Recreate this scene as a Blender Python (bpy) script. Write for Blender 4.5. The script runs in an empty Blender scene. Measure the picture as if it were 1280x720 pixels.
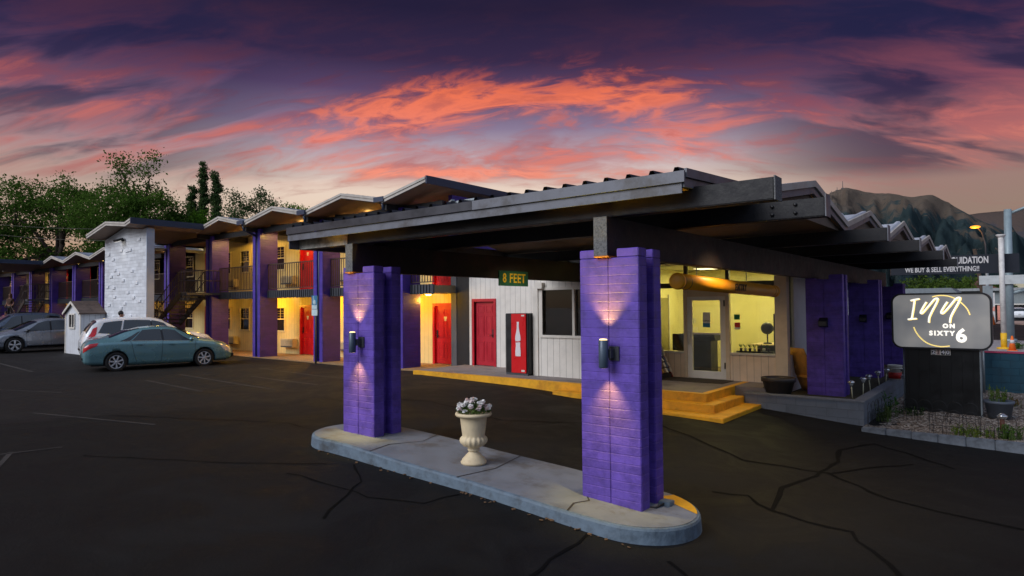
import bpy, bmesh, math, random
import numpy as np
from mathutils import Vector, Matrix
R = math.radians
random.seed(7); rng = np.random.default_rng(7)
SC = bpy.context.scene
COL = SC.collection

# ------------------------------------------------------------------ camera
YAW, PITCH, ROLL, FPX = 0.6733, 0.0281, 0.0086, 804.95
CAM = Vector((3.378, -6.507, 2.0))
cr = Vector((math.cos(YAW), math.sin(YAW), 0))
cf = Vector((-math.sin(YAW)*math.cos(PITCH), math.cos(YAW)*math.cos(PITCH), math.sin(PITCH)))
cu = cr.cross(cf)
c_, s_ = math.cos(ROLL), math.sin(ROLL)
rx = cr*c_ - cu*s_; ry = cr*s_ + cu*c_; rz = -cf
cd = bpy.data.cameras.new("camera"); cam = bpy.data.objects.new("camera", cd); COL.objects.link(cam)
cd.sensor_width = 36; cd.lens = FPX/1280*36; cd.clip_end = 20000; cd.clip_start = 0.05
cam.matrix_world = Matrix(((rx.x, ry.x, rz.x, CAM.x), (rx.y, ry.y, rz.y, CAM.y), (rx.z, ry.z, rz.z, CAM.z), (0, 0, 0, 1)))
SC.camera = cam
vs = SC.view_settings; vs.view_transform = 'Standard'; vs.look = 'None'; vs.exposure = 0; vs.gamma = 1; vs.use_curve_mapping = False

# ------------------------------------------------------------------ light
SUN_EL, SUN_DIR = R(33), Vector((-0.45, -1.0, 0)).normalized()     # direction towards the bright part of the sky behind the viewer
sd = bpy.data.lights.new("sun", 'SUN'); sd.energy = 1.9; sd.angle = R(40); sd.color = (0.93, 0.95, 1.0)
sun = bpy.data.objects.new("sun", sd); COL.objects.link(sun)
tosun = Vector((SUN_DIR.x*math.cos(SUN_EL), SUN_DIR.y*math.cos(SUN_EL), math.sin(SUN_EL)))
sun.rotation_euler = (-tosun).to_track_quat('-Z', 'Y').to_euler()

def lin(r, g, b):
    f = lambda c: (c/12.92 if c <= 0.04045 else ((c+0.055)/1.055)**2.4)
    return (f(r/255), f(g/255), f(b/255), 1)

class Nodes:
    def __init__(s, tree): s.t = tree; s.n = tree.nodes; s.l = tree.links
    def new(s, typ, **kw):
        nd = s.n.new(typ)
        for k, v in kw.items(): setattr(nd, k, v)
        return nd
    def put(s, sock, v):
        if isinstance(v, bpy.types.NodeSocket): s.l.new(v, sock)
        else: sock.default_value = v
    def m(s, op, a, b=0.0, c=0.0, clamp=False):
        nd = s.new('ShaderNodeMath', operation=op, use_clamp=clamp)
        s.put(nd.inputs[0], a); s.put(nd.inputs[1], b)
        if op in ('MULTIPLY_ADD', 'WRAP', 'COMPARE', 'SMOOTH_MIN'): s.put(nd.inputs[2], c)
        return nd.outputs[0]
    def smooth(s, v, a, b, lo=0.0, hi=1.0):
        nd = s.new('ShaderNodeMapRange', interpolation_type='SMOOTHSTEP')
        s.put(nd.inputs[0], v); nd.inputs[1].default_value = a; nd.inputs[2].default_value = b
        nd.inputs[3].default_value = lo; nd.inputs[4].default_value = hi
        return nd.outputs[0]
    def mix(s, f, a, b, typ='MIX'):
        nd = s.new('ShaderNodeMix', data_type='RGBA', blend_type=typ)
        s.put(nd.inputs[0], f); s.put(nd.inputs[6], a); s.put(nd.inputs[7], b)
        return nd.outputs[2]
    def ramp(s, v, stops, interp='LINEAR'):
        nd = s.new('ShaderNodeValToRGB'); cr_ = nd.color_ramp; cr_.interpolation = interp
        while len(cr_.elements) > 1: cr_.elements.remove(cr_.elements[0])
        cr_.elements[0].position = stops[0][0]; cr_.elements[0].color = stops[0][1]
        for p, c in stops[1:]:
            e = cr_.elements.new(p); e.color = c
        s.put(nd.inputs[0], v); return nd.outputs[0]
    def xyz(s, x, y, z=0.0):
        nd = s.new('ShaderNodeCombineXYZ')
        for i, v in enumerate((x, y, z)): s.put(nd.inputs[i], v)
        return nd.outputs[0]
    def noise(s, vec, scale, detail=4.0, rough=0.55, dist=0.0, lac=2.0):
        nd = s.new('ShaderNodeTexNoise')
        if vec is not None: s.put(nd.inputs['Vector'], vec)
        nd.inputs['Scale'].default_value = scale; nd.inputs['Detail'].default_value = detail
        nd.inputs['Roughness'].default_value = rough; nd.inputs['Distortion'].default_value = dist
        nd.inputs['Lacunarity'].default_value = lac
        return nd.outputs['Fac']

world = bpy.data.worlds.new("World"); SC.world = world; world.use_nodes = True
W = Nodes(world.node_tree); W.n.clear()
def build_world():
    tc = W.new('ShaderNodeTexCoord'); sep = W.new('ShaderNodeSeparateXYZ')
    nrm = W.new('ShaderNodeVectorMath', operation='NORMALIZE'); W.l.new(tc.outputs['Generated'], nrm.inputs[0])
    W.l.new(nrm.outputs[0], sep.inputs[0]); x, y, z = sep.outputs
    cy, sy = math.cos(YAW), math.sin(YAW)
    fw = W.m('ADD', W.m('MULTIPLY', x, -sy), W.m('MULTIPLY', y, cy))     # towards the sunset
    rg = W.m('ADD', W.m('MULTIPLY', x, cy), W.m('MULTIPLY', y, sy))
    az = W.m('MULTIPLY', W.m('ARCTAN2', rg, fw), 57.2958)
    el = W.m('MULTIPLY', W.m('ARCSINE', z), 57.2958)
    # clear sky behind the clouds
    e01 = W.m('DIVIDE', el, 40.0, clamp=True)
    st = lambda d, c: (d/40.0, lin(*c))
    clear = W.ramp(e01, [st(0, (205, 150, 112)), st(3, (214, 172, 138)), st(7, (234, 210, 186)), st(10.5, (232, 210, 194)), st(13, (200, 182, 190)), st(15.5, (142, 126, 154)), st(18.5, (92, 72, 108)), st(21, (56, 43, 74)), st(25, (37, 31, 58)), st(40, (26, 25, 50))])
    dim = W.ramp(e01, [st(0, (166, 108, 76)), st(3, (164, 120, 94)), st(6, (150, 128, 114)), st(9, (156, 126, 118)), st(12, (132, 104, 112)), st(16, (78, 58, 86)), st(20, (42, 38, 72)), st(40, (26, 28, 58))])
    side = W.smooth(az, 14, 32)
    sidel = W.smooth(az, -16, -36, 0, 0.62)
    clear = W.mix(W.m('MAXIMUM', side, sidel), clear, dim)
    # clouds: streaks that sweep up from lower left
    ca = W.m('MULTIPLY', az, 0.036); ce = W.m('MULTIPLY', el, 0.15)
    arch = W.m('MULTIPLY', W.m('MULTIPLY', az, az), 0.0007)
    tilt = W.m('ADD', W.m('ADD', ce, W.m('MULTIPLY', az, -0.006)), arch)
    v0 = W.xyz(ca, tilt, 3.3)
    warp = W.noise(v0, 1.6, 3, 0.5)
    v1 = W.xyz(W.m('ADD', ca, W.m('MULTIPLY', warp, 0.5)), W.m('ADD', tilt, W.m('MULTIPLY', warp, 0.5)), 1.7)
    n1 = W.noise(v1, 2.2, 7, 0.52, 0.2)
    n2 = W.noise(v1, 6.6, 8, 0.6, 0.3)
    nb = W.m('ADD', W.m('MULTIPLY', n1, 0.72), W.m('MULTIPLY', n2, 0.28))
    gauss = lambda a0, sa, e0, se: W.m('POWER', 2.71828, W.m('MULTIPLY', W.m('ADD',
        W.m('POWER', W.m('DIVIDE', W.m('SUBTRACT', az, a0), sa), 2.0), W.m('POWER', W.m('DIVIDE', W.m('SUBTRACT', el, e0), se), 2.0)), -1.0))
    archel = W.m('SUBTRACT', W.m('SUBTRACT', 18.0, el), W.m('MULTIPLY', W.m('POWER', W.m('ABSOLUTE', W.m('SUBTRACT', az, 2.0)), 2.0), 0.0095))
    archg = W.m('MULTIPLY', W.m('POWER', 2.71828, W.m('MULTIPLY', W.m('POWER', W.m('DIVIDE', archel, 3.0), 2.0), -1.0)), W.m('POWER', 2.71828, W.m('MULTIPLY', W.m('POWER', W.m('DIVIDE', az, 25.0), 4.0), -1.0)))
    hot = W.m('MAXIMUM', W.m('MAXIMUM', W.m('MULTIPLY', archg, 1.15), W.m('MULTIPLY', gauss(-17, 15, 13.0, 2.4), 0.7)), W.m('MAXIMUM', W.m('MAXIMUM', W.m('MULTIPLY', gauss(14, 10, 14.0, 3.2), 0.9), W.m('MULTIPLY', gauss(4, 12, 13.4, 2.4), 0.62)), W.m('MULTIPLY', gauss(-7, 24, 11.7, 1.0), 1.05)))
    hot = W.m('MAXIMUM', W.m('MULTIPLY', hot, W.m('ADD', 0.35, W.m('MULTIPLY', n2, 1.25))), W.m('MULTIPLY', W.m('POWER', 2.71828, W.m('MULTIPLY', W.m('POWER', W.m('DIVIDE', W.m('SUBTRACT', W.m('SUBTRACT', el, 13.6), W.m('MULTIPLY', az, -0.04)), 2.8), 2.0), -1.0)), 0.55))
    edge = W.smooth(W.m('ADD', el, W.m('MULTIPLY', arch, 1.2)), 10.0, 11.6)     # clouds stop above the pale horizon band
    thin = W.m('MULTIPLY', W.smooth(el, 2.0, 5.5), W.m('MULTIPLY', W.smooth(n2, 0.50, 0.72), 0.42))
    dens = W.m('MULTIPLY', W.smooth(W.m('ADD', nb, W.m('MULTIPLY', hot, 0.10)), 0.42, 0.67), W.m('MULTIPLY', edge, 0.92))
    lit = W.ramp(e01, [st(2, (196, 140, 108)), st(8, (232, 160, 134)), st(11, (252, 148, 118)), st(13.5, (246, 132, 112)), st(16, (246, 130, 102)), st(18.5, (248, 120, 80)), st(20.5, (210, 94, 74)), st(23, (104, 54, 70)), st(27, (54, 38, 60)), st(40, (44, 36, 66))])
    dull = W.ramp(e01, [st(2, (140, 106, 90)), st(8, (160, 118, 112)), st(12, (186, 108, 106)), st(16, (140, 78, 94)), st(20, (84, 50, 74)), st(25, (44, 33, 58)), st(40, (40, 34, 64))])
    cloud = W.mix(W.smooth(W.m('ADD', W.m('MULTIPLY', hot, 0.8), W.m('MULTIPLY', W.m('SUBTRACT', n2, 0.5), 1.5)), 0.3, 0.95), dull, lit)
    col = W.mix(dens, clear, cloud)
    col = W.mix(thin, col, dull)
    col = W.mix(W.m('MULTIPLY', W.smooth(n1, 0.54, 0.40), W.m('MULTIPLY', edge, W.smooth(W.m('ABSOLUTE', az), 12, 34, 0.06, 0.62))), col, lin(30, 33, 66))
    sunset = W.new('ShaderNodeBackground'); W.put(sunset.inputs[0], col); sunset.inputs[1].default_value = 1.0
    # the open evening sky behind the viewer: Nishita sky round the same sun direction
    ns = W.new('ShaderNodeTexSky', sky_type='NISHITA'); ns.sun_disc = False
    ns.sun_elevation = SUN_EL; ns.sun_rotation = math.atan2(tosun.x, tosun.y)
    bsky = W.new('ShaderNodeBackground'); W.put(bsky.inputs[0], W.mix(1.0, W.mix(0.45, ns.outputs[0], (3.2, 3.5, 4.4, 1)), W.ramp(W.m('DIVIDE', el, 90.0, clamp=True), [(0.0, (0.12, 0.12, 0.13, 1)), (0.12, (0.25, 0.25, 0.27, 1)), (0.33, (1, 1, 1, 1)), (1, (0.7, 0.7, 0.7, 1))]), 'MULTIPLY')); bsky.inputs[1].default_value = 0.175
    mx = W.new('ShaderNodeMixShader'); W.put(mx.inputs[0], W.smooth(fw, 0.30, -0.25))
    W.l.new(sunset.outputs[0], mx.inputs[1]); W.l.new(bsky.outputs[0], mx.inputs[2])
    out = W.new('ShaderNodeOutputWorld'); W.l.new(mx.outputs[0], out.inputs[0])
build_world()

# ------------------------------------------------------------------ materials
MATS = {}
def mat(name, col, rough=0.6, metal=0.0, var=0.12, vscale=3.0, bump=0.0, bscale=60.0, spec=0.5, coat=0.0, brick=None, groove=None, dirt=None, streak=0.0):
    """procedural surface: base colour with noise variation, bump, optional block courses or board grooves"""
    if name in MATS: return MATS[name]
    m = bpy.data.materials.new(name); m.use_nodes = True; MATS[name] = m
    N = Nodes(m.node_tree); b = N.n['Principled BSDF']
    b.inputs['Roughness'].default_value = rough; b.inputs['Metallic'].default_value = metal
    b.inputs['Specular IOR Level'].default_value = spec; b.inputs['Coat Weight'].default_value = coat
    tc = N.new('ShaderNodeTexCoord'); P = tc.outputs['Object']
    base = (*col[:3], 1)
    c = base
    n1 = N.noise(P, vscale, 6, 0.62)
    if var:
        dk = tuple(v*(1-var*2.2) for v in col[:3])+(1,); lt = tuple(min(1, v*(1+var*1.3)) for v in col[:3])+(1,)
        c = N.ramp(n1, [(0.3, dk), (0.5, base), (0.72, lt)])
    h = None
    if bump: h = N.m('MULTIPLY', N.noise(P, bscale, 5, 0.6), bump)
    if brick:
        bw, bh, mort, off = brick
        sp = N.new('ShaderNodeSeparateXYZ'); N.l.new(P, sp.inputs[0])
        v = N.xyz(N.m('ADD', sp.outputs[0], sp.outputs[1]), sp.outputs[2])
        wob = N.noise(P, 9, 3)
        v2 = N.new('ShaderNodeVectorMath', operation='ADD'); N.l.new(v, v2.inputs[0]); N.put(v2.inputs[1], N.xyz(0.0, N.m('MULTIPLY', N.m('SUBTRACT', wob, 0.5), 0.012)))
        bt = N.new('ShaderNodeTexBrick'); bt.offset = off; bt.squash = 1.0
        N.l.new(v2.outputs[0], bt.inputs['Vector']); bt.inputs['Scale'].default_value = 1
        bt.inputs['Brick Width'].default_value = bw; bt.inputs['Row Height'].default_value = bh; bt.inputs['Mortar Size'].default_value = mort; bt.inputs['Mortar Smooth'].default_value = 0.4
        bt.inputs['Color1'].default_value = (0.82, 0.82, 0.82, 1); bt.inputs['Color2'].default_value = (1.12, 1.12, 1.12, 1); bt.inputs['Mortar'].default_value = (1.22, 1.2, 1.16, 1) if bw > 5 else (0.62, 0.62, 0.62, 1)
        c = N.mix(0.75, c, bt.outputs['Color'], 'MULTIPLY')
        hb = N.m('MULTIPLY', bt.outputs['Fac'], -0.9)
        h = hb if h is None else N.m('ADD', h, hb)
    if groove:
        sp = N.new('ShaderNodeSeparateXYZ'); N.l.new(P, sp.inputs[0])
        ax = N.m('ADD', sp.outputs[0], sp.outputs[1]) if groove[1] == 'v' else sp.outputs[2]
        fr = N.m('FRACT', N.m('DIVIDE', ax, groove[0]))
        g = N.m('LESS_THAN', fr, groove[2] if len(groove) > 2 else 0.06)
        c = N.mix(g, c, tuple(v*0.45 for v in col[:3])+(1,))
        hb = N.m('MULTIPLY', g, -1.0); h = hb if h is None else N.m('ADD', h, hb)
    if dirt:
        dc, damt = dirt
        dn = N.noise(P, 1.7, 8, 0.7)
        c = N.mix(N.m('MULTIPLY', N.smooth(dn, 0.48, 0.68), damt), c, (*dc[:3], 1))
    if streak:
        mp = N.new('ShaderNodeMapping'); N.l.new(P, mp.inputs[0]); mp.inputs['Scale'].default_value = (14, 14, 0.7)
        sn = N.noise(mp.outputs[0], 1.0, 5, 0.6)
        c = N.mix(N.m('MULTIPLY', N.smooth(sn, 0.5, 0.75), streak), c, tuple(v*0.5 for v in col[:3])+(1,))
    N.put(b.inputs['Base Color'], c)
    if var: N.put(b.inputs['Roughness'], N.smooth(n1, 0.25, 0.75, max(0.02, rough-0.12), min(1, rough+0.1)))
    if h is not None:
        bp = N.new('ShaderNodeBump'); bp.inputs['Strength'].default_value = 0.7; bp.inputs['Distance'].default_value = 0.012
        N.put(bp.inputs['Height'], h); N.l.new(bp.outputs[0], b.inputs['Normal'])
    return m
def emat(name, col, strength):
    if name in MATS: return MATS[name]
    m = bpy.data.materials.new(name); m.use_nodes = True; MATS[name] = m
    b = m.node_tree.nodes['Principled BSDF']; b.inputs['Base Color'].default_value = (*col[:3], 1)
    b.inputs['Emission Color'].default_value = (*col[:3], 1); b.inputs['Emission Strength'].default_value = strength
    return m
def glassmat(name, tint=(0.9, 0.92, 0.9), refl=0.08, rough=0.02):
    if name in MATS: return MATS[name]
    m = bpy.data.materials.new(name); m.use_nodes = True; MATS[name] = m
    N = Nodes(m.node_tree); N.n.clear()
    tr = N.new('ShaderNodeBsdfTransparent'); tr.inputs[0].default_value = (*tint, 1)
    gl = N.new('ShaderNodeBsdfGlossy'); gl.inputs['Roughness'].default_value = rough
    fr = N.new('ShaderNodeFresnel'); fr.inputs[0].default_value = 1.45
    mx = N.new('ShaderNodeMixShader'); N.put(mx.inputs[0], N.m('ADD', fr.outputs[0], refl, clamp=True))
    N.l.new(tr.outputs[0], mx.inputs[1]); N.l.new(gl.outputs[0], mx.inputs[2])
    o = N.new('ShaderNodeOutputMaterial'); N.l.new(mx.outputs[0], o.inputs[0]); return m
def leafmat(name, c1, c2, trans=0.25):
    if name in MATS: return MATS[name]
    m = bpy.data.materials.new(name); m.use_nodes = True; MATS[name] = m
    N = Nodes(m.node_tree); N.n.clear()
    tc = N.new('ShaderNodeTexCoord'); n = N.noise(tc.outputs['Object'], 0.7, 4, 0.7)
    n2 = N.noise(tc.outputs['Object'], 7.0, 2, 0.6)
    c = N.mix(N.smooth(N.m('ADD', N.m('MULTIPLY', n, 0.6), N.m('MULTIPLY', n2, 0.4)), 0.36, 0.64), (*c1, 1), (*c2, 1))
    d = N.new('ShaderNodeBsdfDiffuse'); N.put(d.inputs[0], c)
    t = N.new('ShaderNodeBsdfTranslucent'); N.put(t.inputs[0], c)
    mx = N.new('ShaderNodeMixShader'); mx.inputs[0].default_value = trans
    N.l.new(d.outputs[0], mx.inputs[1]); N.l.new(t.outputs[0], mx.inputs[2])
    o = N.new('ShaderNodeOutputMaterial'); N.l.new(mx.outputs[0], o.inputs[0]); return m

PURPLE = lin(100, 74, 176)
M_pillar = mat('painted_block_purple', PURPLE, 0.55, var=0.16, vscale=6, bump=0.5, bscale=38, brick=(90.0, 0.1016, 0.007, 0.0), dirt=(lin(70, 50, 128), 0.75), streak=0.3)
M_column = mat('painted_block_violet', lin(76, 54, 158), 0.5, var=0.1, vscale=3, bump=0.3, bscale=40, brick=(0.4, 0.1016, 0.005, 0.5))
M_black = mat('black_timber', lin(26, 25, 29), 0.6, var=0.25, vscale=9, bump=0.3, bscale=30, streak=0.0)
M_endgrain = mat('weathered_end_grain', lin(112, 112, 112), 0.75, var=0.3, vscale=40, bump=1.2, bscale=70)
M_weathered = mat('weathered_white_timber', lin(190, 184, 172), 0.7, var=0.2, vscale=12, bump=0.5, dirt=(lin(70, 62, 52), 0.8))
M_fascia = mat('grey_fascia_metal', lin(114, 116, 124), 0.5, metal=0.15, var=0.12, vscale=4, dirt=(lin(84, 80, 78), 0.85))
M_fascia_w = mat('cream_fascia', lin(192, 185, 176), 0.55, var=0.08, dirt=(lin(150, 140, 128), 0.6))
M_navy = mat('navy_gutter', lin(52, 64, 86), 0.4, var=0.08)
M_roof = mat('ribbed_metal_roof', lin(190, 194, 204), 0.5, metal=0.1, var=0.12, vscale=2, dirt=(lin(120, 116, 118), 0.6))
M_roofdark = mat('dark_corrugated_roof', lin(66, 66, 72), 0.45, metal=0.3, var=0.2)
M_soffit = mat('soffit_board', lin(152, 138, 122), 0.8, var=0.1, vscale=2, groove=(0.6, 'v', 0.012))
M_siding = mat('white_board_siding', lin(224, 219, 211), 0.6, var=0.05, vscale=3, groove=(0.2, 'v', 0.05), streak=0.12)
M_cream = mat('cream_board_siding', lin(228, 206, 142), 0.6, var=0.05, groove=(0.2, 'v', 0.045))
M_trim = mat('white_trim', lin(220, 214, 204), 0.5, var=0.05)
M_red = mat('red_paint', lin(206, 22, 34), 0.4, var=0.06)
M_reddeep = mat('deep_red_paint', lin(184, 20, 42), 0.45, var=0.06)
M_concrete = mat('worn_concrete', lin(134, 126, 124), 0.85, var=0.12, vscale=2.2, bump=0.3, dirt=(lin(96, 90, 90), 0.7))
M_islandtop = mat('painted_grey_concrete', lin(124, 127, 134), 0.75, var=0.1, vscale=2.5, bump=0.25, dirt=(lin(98, 92, 88), 0.85))
M_kerbblue = mat('blue_grey_kerb_paint', lin(98, 114, 128), 0.7, var=0.16, vscale=7, bump=0.9, bscale=18, dirt=(lin(62, 64, 66), 0.9))
M_yellow = mat('yellow_step_paint', lin(238, 172, 26), 0.6, var=0.1, vscale=4, bump=0.25, dirt=(lin(186, 122, 22), 0.7))
M_planter = mat('grey_planter_block', lin(112, 118, 128), 0.75, var=0.1, vscale=3, bump=0.5, bscale=30, brick=(0.4, 0.17, 0.005, 0.5))
M_block = mat('grey_kerb_block', lin(116, 122, 130), 0.85, var=0.2, vscale=7, bump=1.0, bscale=20)
M_white_brick = mat('white_painted_brick', lin(222, 225, 230), 0.6, var=0.06, bump=0.6, bscale=14, brick=(0.42, 0.14, 0.004, 0.5))
M_alu = mat('white_aluminium', lin(238, 234, 228), 0.4, metal=0.1, var=0.04)
M_bronze = mat('dark_bronze_frame', lin(74, 66, 52), 0.45, var=0.06)
M_dark = mat('black_plastic', lin(30, 30, 33), 0.4, var=0.08)
M_char = mat('charcoal_paint', lin(66, 68, 74), 0.55, var=0.1)
M_iron = mat('black_iron', lin(30, 28, 30), 0.5, var=0.1)
M_rail = mat('brown_metal_railing', lin(66, 54, 50), 0.45, var=0.1)
M_galv = mat('galvanised_steel', lin(140, 148, 152), 0.45, metal=0.5, var=0.1)
M_glass = glassmat('window_glass', refl=0.015)
M_winpane = mat('dark_window_pane', lin(40, 36, 32), 0.08, var=0.0, spec=0.8)
M_cargl = mat('tinted_car_glass', lin(26, 34, 38), 0.04, var=0.0, spec=0.9, coat=0.6)
M_tyre = mat('tyre_rubber', lin(28, 28, 28), 0.8, var=0.1)
M_alloy = mat('alloy_rim', lin(206, 208, 212), 0.3, metal=0.25, var=0.05)
M_urn = mat('cream_plaster', lin(226, 206, 168), 0.6, var=0.07, vscale=6, bump=0.2, dirt=(lin(176, 150, 112), 0.5))
M_bark = mat('bark', lin(74, 60, 48), 0.9, var=0.25, vscale=5, bump=1.0, bscale=12)
M_soil = mat('dark_soil_mulch', lin(56, 52, 30), 0.95, var=0.4, vscale=20, bump=1.0, bscale=30)
M_wood = mat('tan_wicker', lin(206, 146, 62), 0.6, var=0.15, vscale=8, bump=0.6, bscale=50)
M_skin = mat('skin', lin(160, 112, 88), 0.6, var=0.03)
M_cloth = mat('dark_cloth', lin(34, 34, 40), 0.9, var=0.1)
M_cloth2 = mat('brown_cloth', lin(86, 60, 48), 0.9, var=0.1)
M_hair = mat('dark_hair', lin(24, 20, 18), 0.6, var=0.1)
M_hairb = mat('light_brown_hair', lin(120, 84, 54), 0.6, var=0.1)

# ------------------------------------------------------------------ mesh helpers
class MB:
    def __init__(s): s.v = []; s.f = []; s.sm = []
    def add(s, vs_, fs, smooth=False):
        o = len(s.v); s.v += [tuple(p) for p in vs_]
        s.f += [tuple(i+o for i in f) for f in fs]; s.sm += [smooth]*len(fs); return s
    def box(s, x0, x1, y0, y1, z0, z1):
        v = [(x0, y0, z0), (x1, y0, z0), (x1, y1, z0), (x0, y1, z0), (x0, y0, z1), (x1, y0, z1), (x1, y1, z1), (x0, y1, z1)]
        return s.add(v, [(0, 3, 2, 1), (4, 5, 6, 7), (0, 1, 5, 4), (1, 2, 6, 5), (2, 3, 7, 6), (3, 0, 4, 7)])
    def obox(s, c, size, rot):
        v = [rot @ Vector((sx*size[0]/2, sy*size[1]/2, sz*size[2]/2)) + Vector(c) for sx, sy, sz in ((-1,-1,-1),(1,-1,-1),(1,1,-1),(-1,1,-1),(-1,-1,1),(1,-1,1),(1,1,1),(-1,1,1))]
        return s.add(v, [(0, 3, 2, 1), (4, 5, 6, 7), (0, 1, 5, 4), (1, 2, 6, 5), (2, 3, 7, 6), (3, 0, 4, 7)])
    def bar(s, p0, p1, w, h):
        p0, p1 = Vector(p0), Vector(p1); d = (p1-p0); L = d.length
        return s.obox((p0+p1)/2, (L, w, h), d.to_track_quat('X', 'Z').to_matrix())
    def tube(s, pts, r, n=8, cap=True):
        pts = [Vector(p) for p in pts]; k = len(pts)
        rs = r if isinstance(r, (list, tuple)) else [r]*k
        rings = []; up = Vector((0, 0, 1))
        for i, p in enumerate(pts):
            d = (pts[min(i+1, k-1)]-pts[max(i-1, 0)]).normalized()
            a = d.cross(up)
            if a.length < 0.05: a = d.cross(Vector((1, 0, 0)))
            a.normalize(); b = d.cross(a)
            rings.append([p + a*(rs[i]*math.cos(t)) + b*(rs[i]*math.sin(t)) for t in [2*math.pi*j/n for j in range(n)]])
        v = [q for rg_ in rings for q in rg_]
        f = [(i*n+j, i*n+(j+1) % n, (i+1)*n+(j+1) % n, (i+1)*n+j) for i in range(k-1) for j in range(n)]
        if cap: f += [tuple(reversed(range(n))), tuple(range((k-1)*n, k*n))]
        return s.add(v, f, n > 5)
    def lathe(s, prof, c=(0, 0, 0), n=32, axis='z', rib=None):
        c = Vector(c); v = []
        for i, (r, z) in enumerate(prof):
            for j in range(n):
                t = 2*math.pi*j/n; rr = r
                if rib and rib[0] <= i <= rib[1]: rr = r*(1+rib[3]*(abs(math.cos(t*rib[2]/2))-0.5))
                p = (rr*math.cos(t), rr*math.sin(t), z)
                if axis == 'y': p = (p[0], p[2], p[1])
                if axis == 'x': p = (p[2], p[0], p[1])
                v.append(Vector(p)+c)
        k = len(prof)
        f = [(i*n+j, i*n+(j+1) % n, (i+1)*n+(j+1) % n, (i+1)*n+j) for i in range(k-1) for j in range(n)]
        closed = prof[0] == prof[-1]
        if prof[0][0] > 1e-4 and not closed: f.append(tuple(reversed(range(n))))
        if prof[-1][0] > 1e-4 and not closed: f.append(tuple(range((k-1)*n, k*n)))
        return s.add(v, f, True)
    def prism(s, poly, y0, y1, axis='y'):
        """2-D polygon extruded: axis y -> poly in (x,z); axis x -> (y,z); axis z -> (x,y)"""
        n = len(poly)
        P = {'y': lambda a, b, t: (a, t, b), 'x': lambda a, b, t: (t, a, b), 'z': lambda a, b, t: (a, b, t)}[axis]
        v = [P(a, b, y0) for a, b in poly] + [P(a, b, y1) for a, b in poly]
        f = [tuple(range(n)), tuple(reversed(range(n, 2*n)))] + [(i, n+i, n+(i+1) % n, (i+1) % n) for i in range(n)]
        return s.add(v, f)
    def ball(s, c, r, n=10, sc=(1, 1, 1)):
        prof = [(r*math.sin(math.pi*i/n), -r*math.cos(math.pi*i/n)) for i in range(n+1)]
        o = len(s.v); s.lathe(prof, (0, 0, 0), n*2)
        for i in range(o, len(s.v)):
            p = s.v[i]; s.v[i] = (p[0]*sc[0]+c[0], p[1]*sc[1]+c[1], p[2]*sc[2]+c[2])
        return s
    def build(s, name, material, parent=None, bevel=0.0, loc=None):
        me = bpy.data.meshes.new(name)
        org = Vector(loc) if loc is not None else (Vector(parent['_org']) if parent is not None and '_org' in parent else Vector((0, 0, 0)))
        me.from_pydata([tuple(Vector(p)-org) for p in s.v], [], s.f)
        me.polygons.foreach_set('use_smooth', s.sm)
        me.materials.append(material)
        bm = bmesh.new(); bm.from_mesh(me); bmesh.ops.recalc_face_normals(bm, faces=bm.faces)
        if bevel: bmesh.ops.bevel(bm, geom=[e for e in bm.edges if len(e.link_faces) == 2 and e.calc_face_angle(0) > 0.6], offset=bevel, segments=2, affect='EDGES', clamp_overlap=True)
        bm.to_mesh(me); bm.free(); me.update()
        o = bpy.data.objects.new(name, me); COL.objects.link(o)
        if parent is not None:
            o.parent = parent
            if parent.type == 'MESH' and loc is None: pass
            o['_org'] = list(org)
        else:
            o.location = org; o['_org'] = list(org)
        return o
def tag(o, label=None, cat=None, group=None, kind=None):
    if label: o['label'] = label
    if cat: o['category'] = cat
    if group: o['group'] = group
    if kind: o['kind'] = kind
    return o
def thing(name, label, cat, loc=(0, 0, 0), group=None):
    o = bpy.data.objects.new(name, None); COL.objects.link(o); o.location = loc; o.empty_display_size = 0.2
    o['_org'] = list(loc); return tag(o, label, cat, group)
def local(name, label, cat, group=None):
    """thing whose parts are written round the origin and moved afterwards"""
    return thing(name, label, cat, (0, 0, 0), group)
def place(o, loc, rz=0.0):
    o.location = loc; o.rotation_euler = (0, 0, rz); return o
def copy_tree(o, parent=None):
    c = o.copy(); COL.objects.link(c)
    if parent is not None: c.parent = parent
    for ch in list(o.children): copy_tree(ch, c)
    return c
def struct(name, mb, m): return tag(mb.build(name, m), kind='structure')
def text_obj(name, body, size, m, parent, M, depth=0.006, bold=0.0, align='CENTER', spacing=1.0, shear=0.0, xscale=1.0):
    cv = bpy.data.curves.new('tmp', 'FONT'); cv.body = body; cv.size = size; cv.extrude = depth; cv.offset = bold
    cv.align_x = align; cv.align_y = 'CENTER'; cv.space_character = spacing; cv.shear = shear; cv.resolution_u = 3
    to = bpy.data.objects.new('tmp', cv); COL.objects.link(to)
    dg = bpy.context.evaluated_depsgraph_get(); me = bpy.data.meshes.new_from_object(to.evaluated_get(dg)); me.name = name
    bpy.data.objects.remove(to); bpy.data.curves.remove(cv)
    org = Vector(parent['_org']) if parent is not None else Vector((0, 0, 0))
    me.transform(Matrix.Translation(-org) @ M @ Matrix.Diagonal((xscale, 1, 1, 1)))
    me.materials.clear(); me.materials.append(m)
    o = bpy.data.objects.new(name, me); COL.objects.link(o); o.parent = parent; o['_org'] = list(org); return o
FRONT = Matrix.Rotation(R(90), 4, 'X')                                     # text facing -Y
SIDE = Matrix.Rotation(R(90), 4, 'Z') @ Matrix.Rotation(R(90), 4, 'X')     # text facing +X
T = Matrix.Translation
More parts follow.
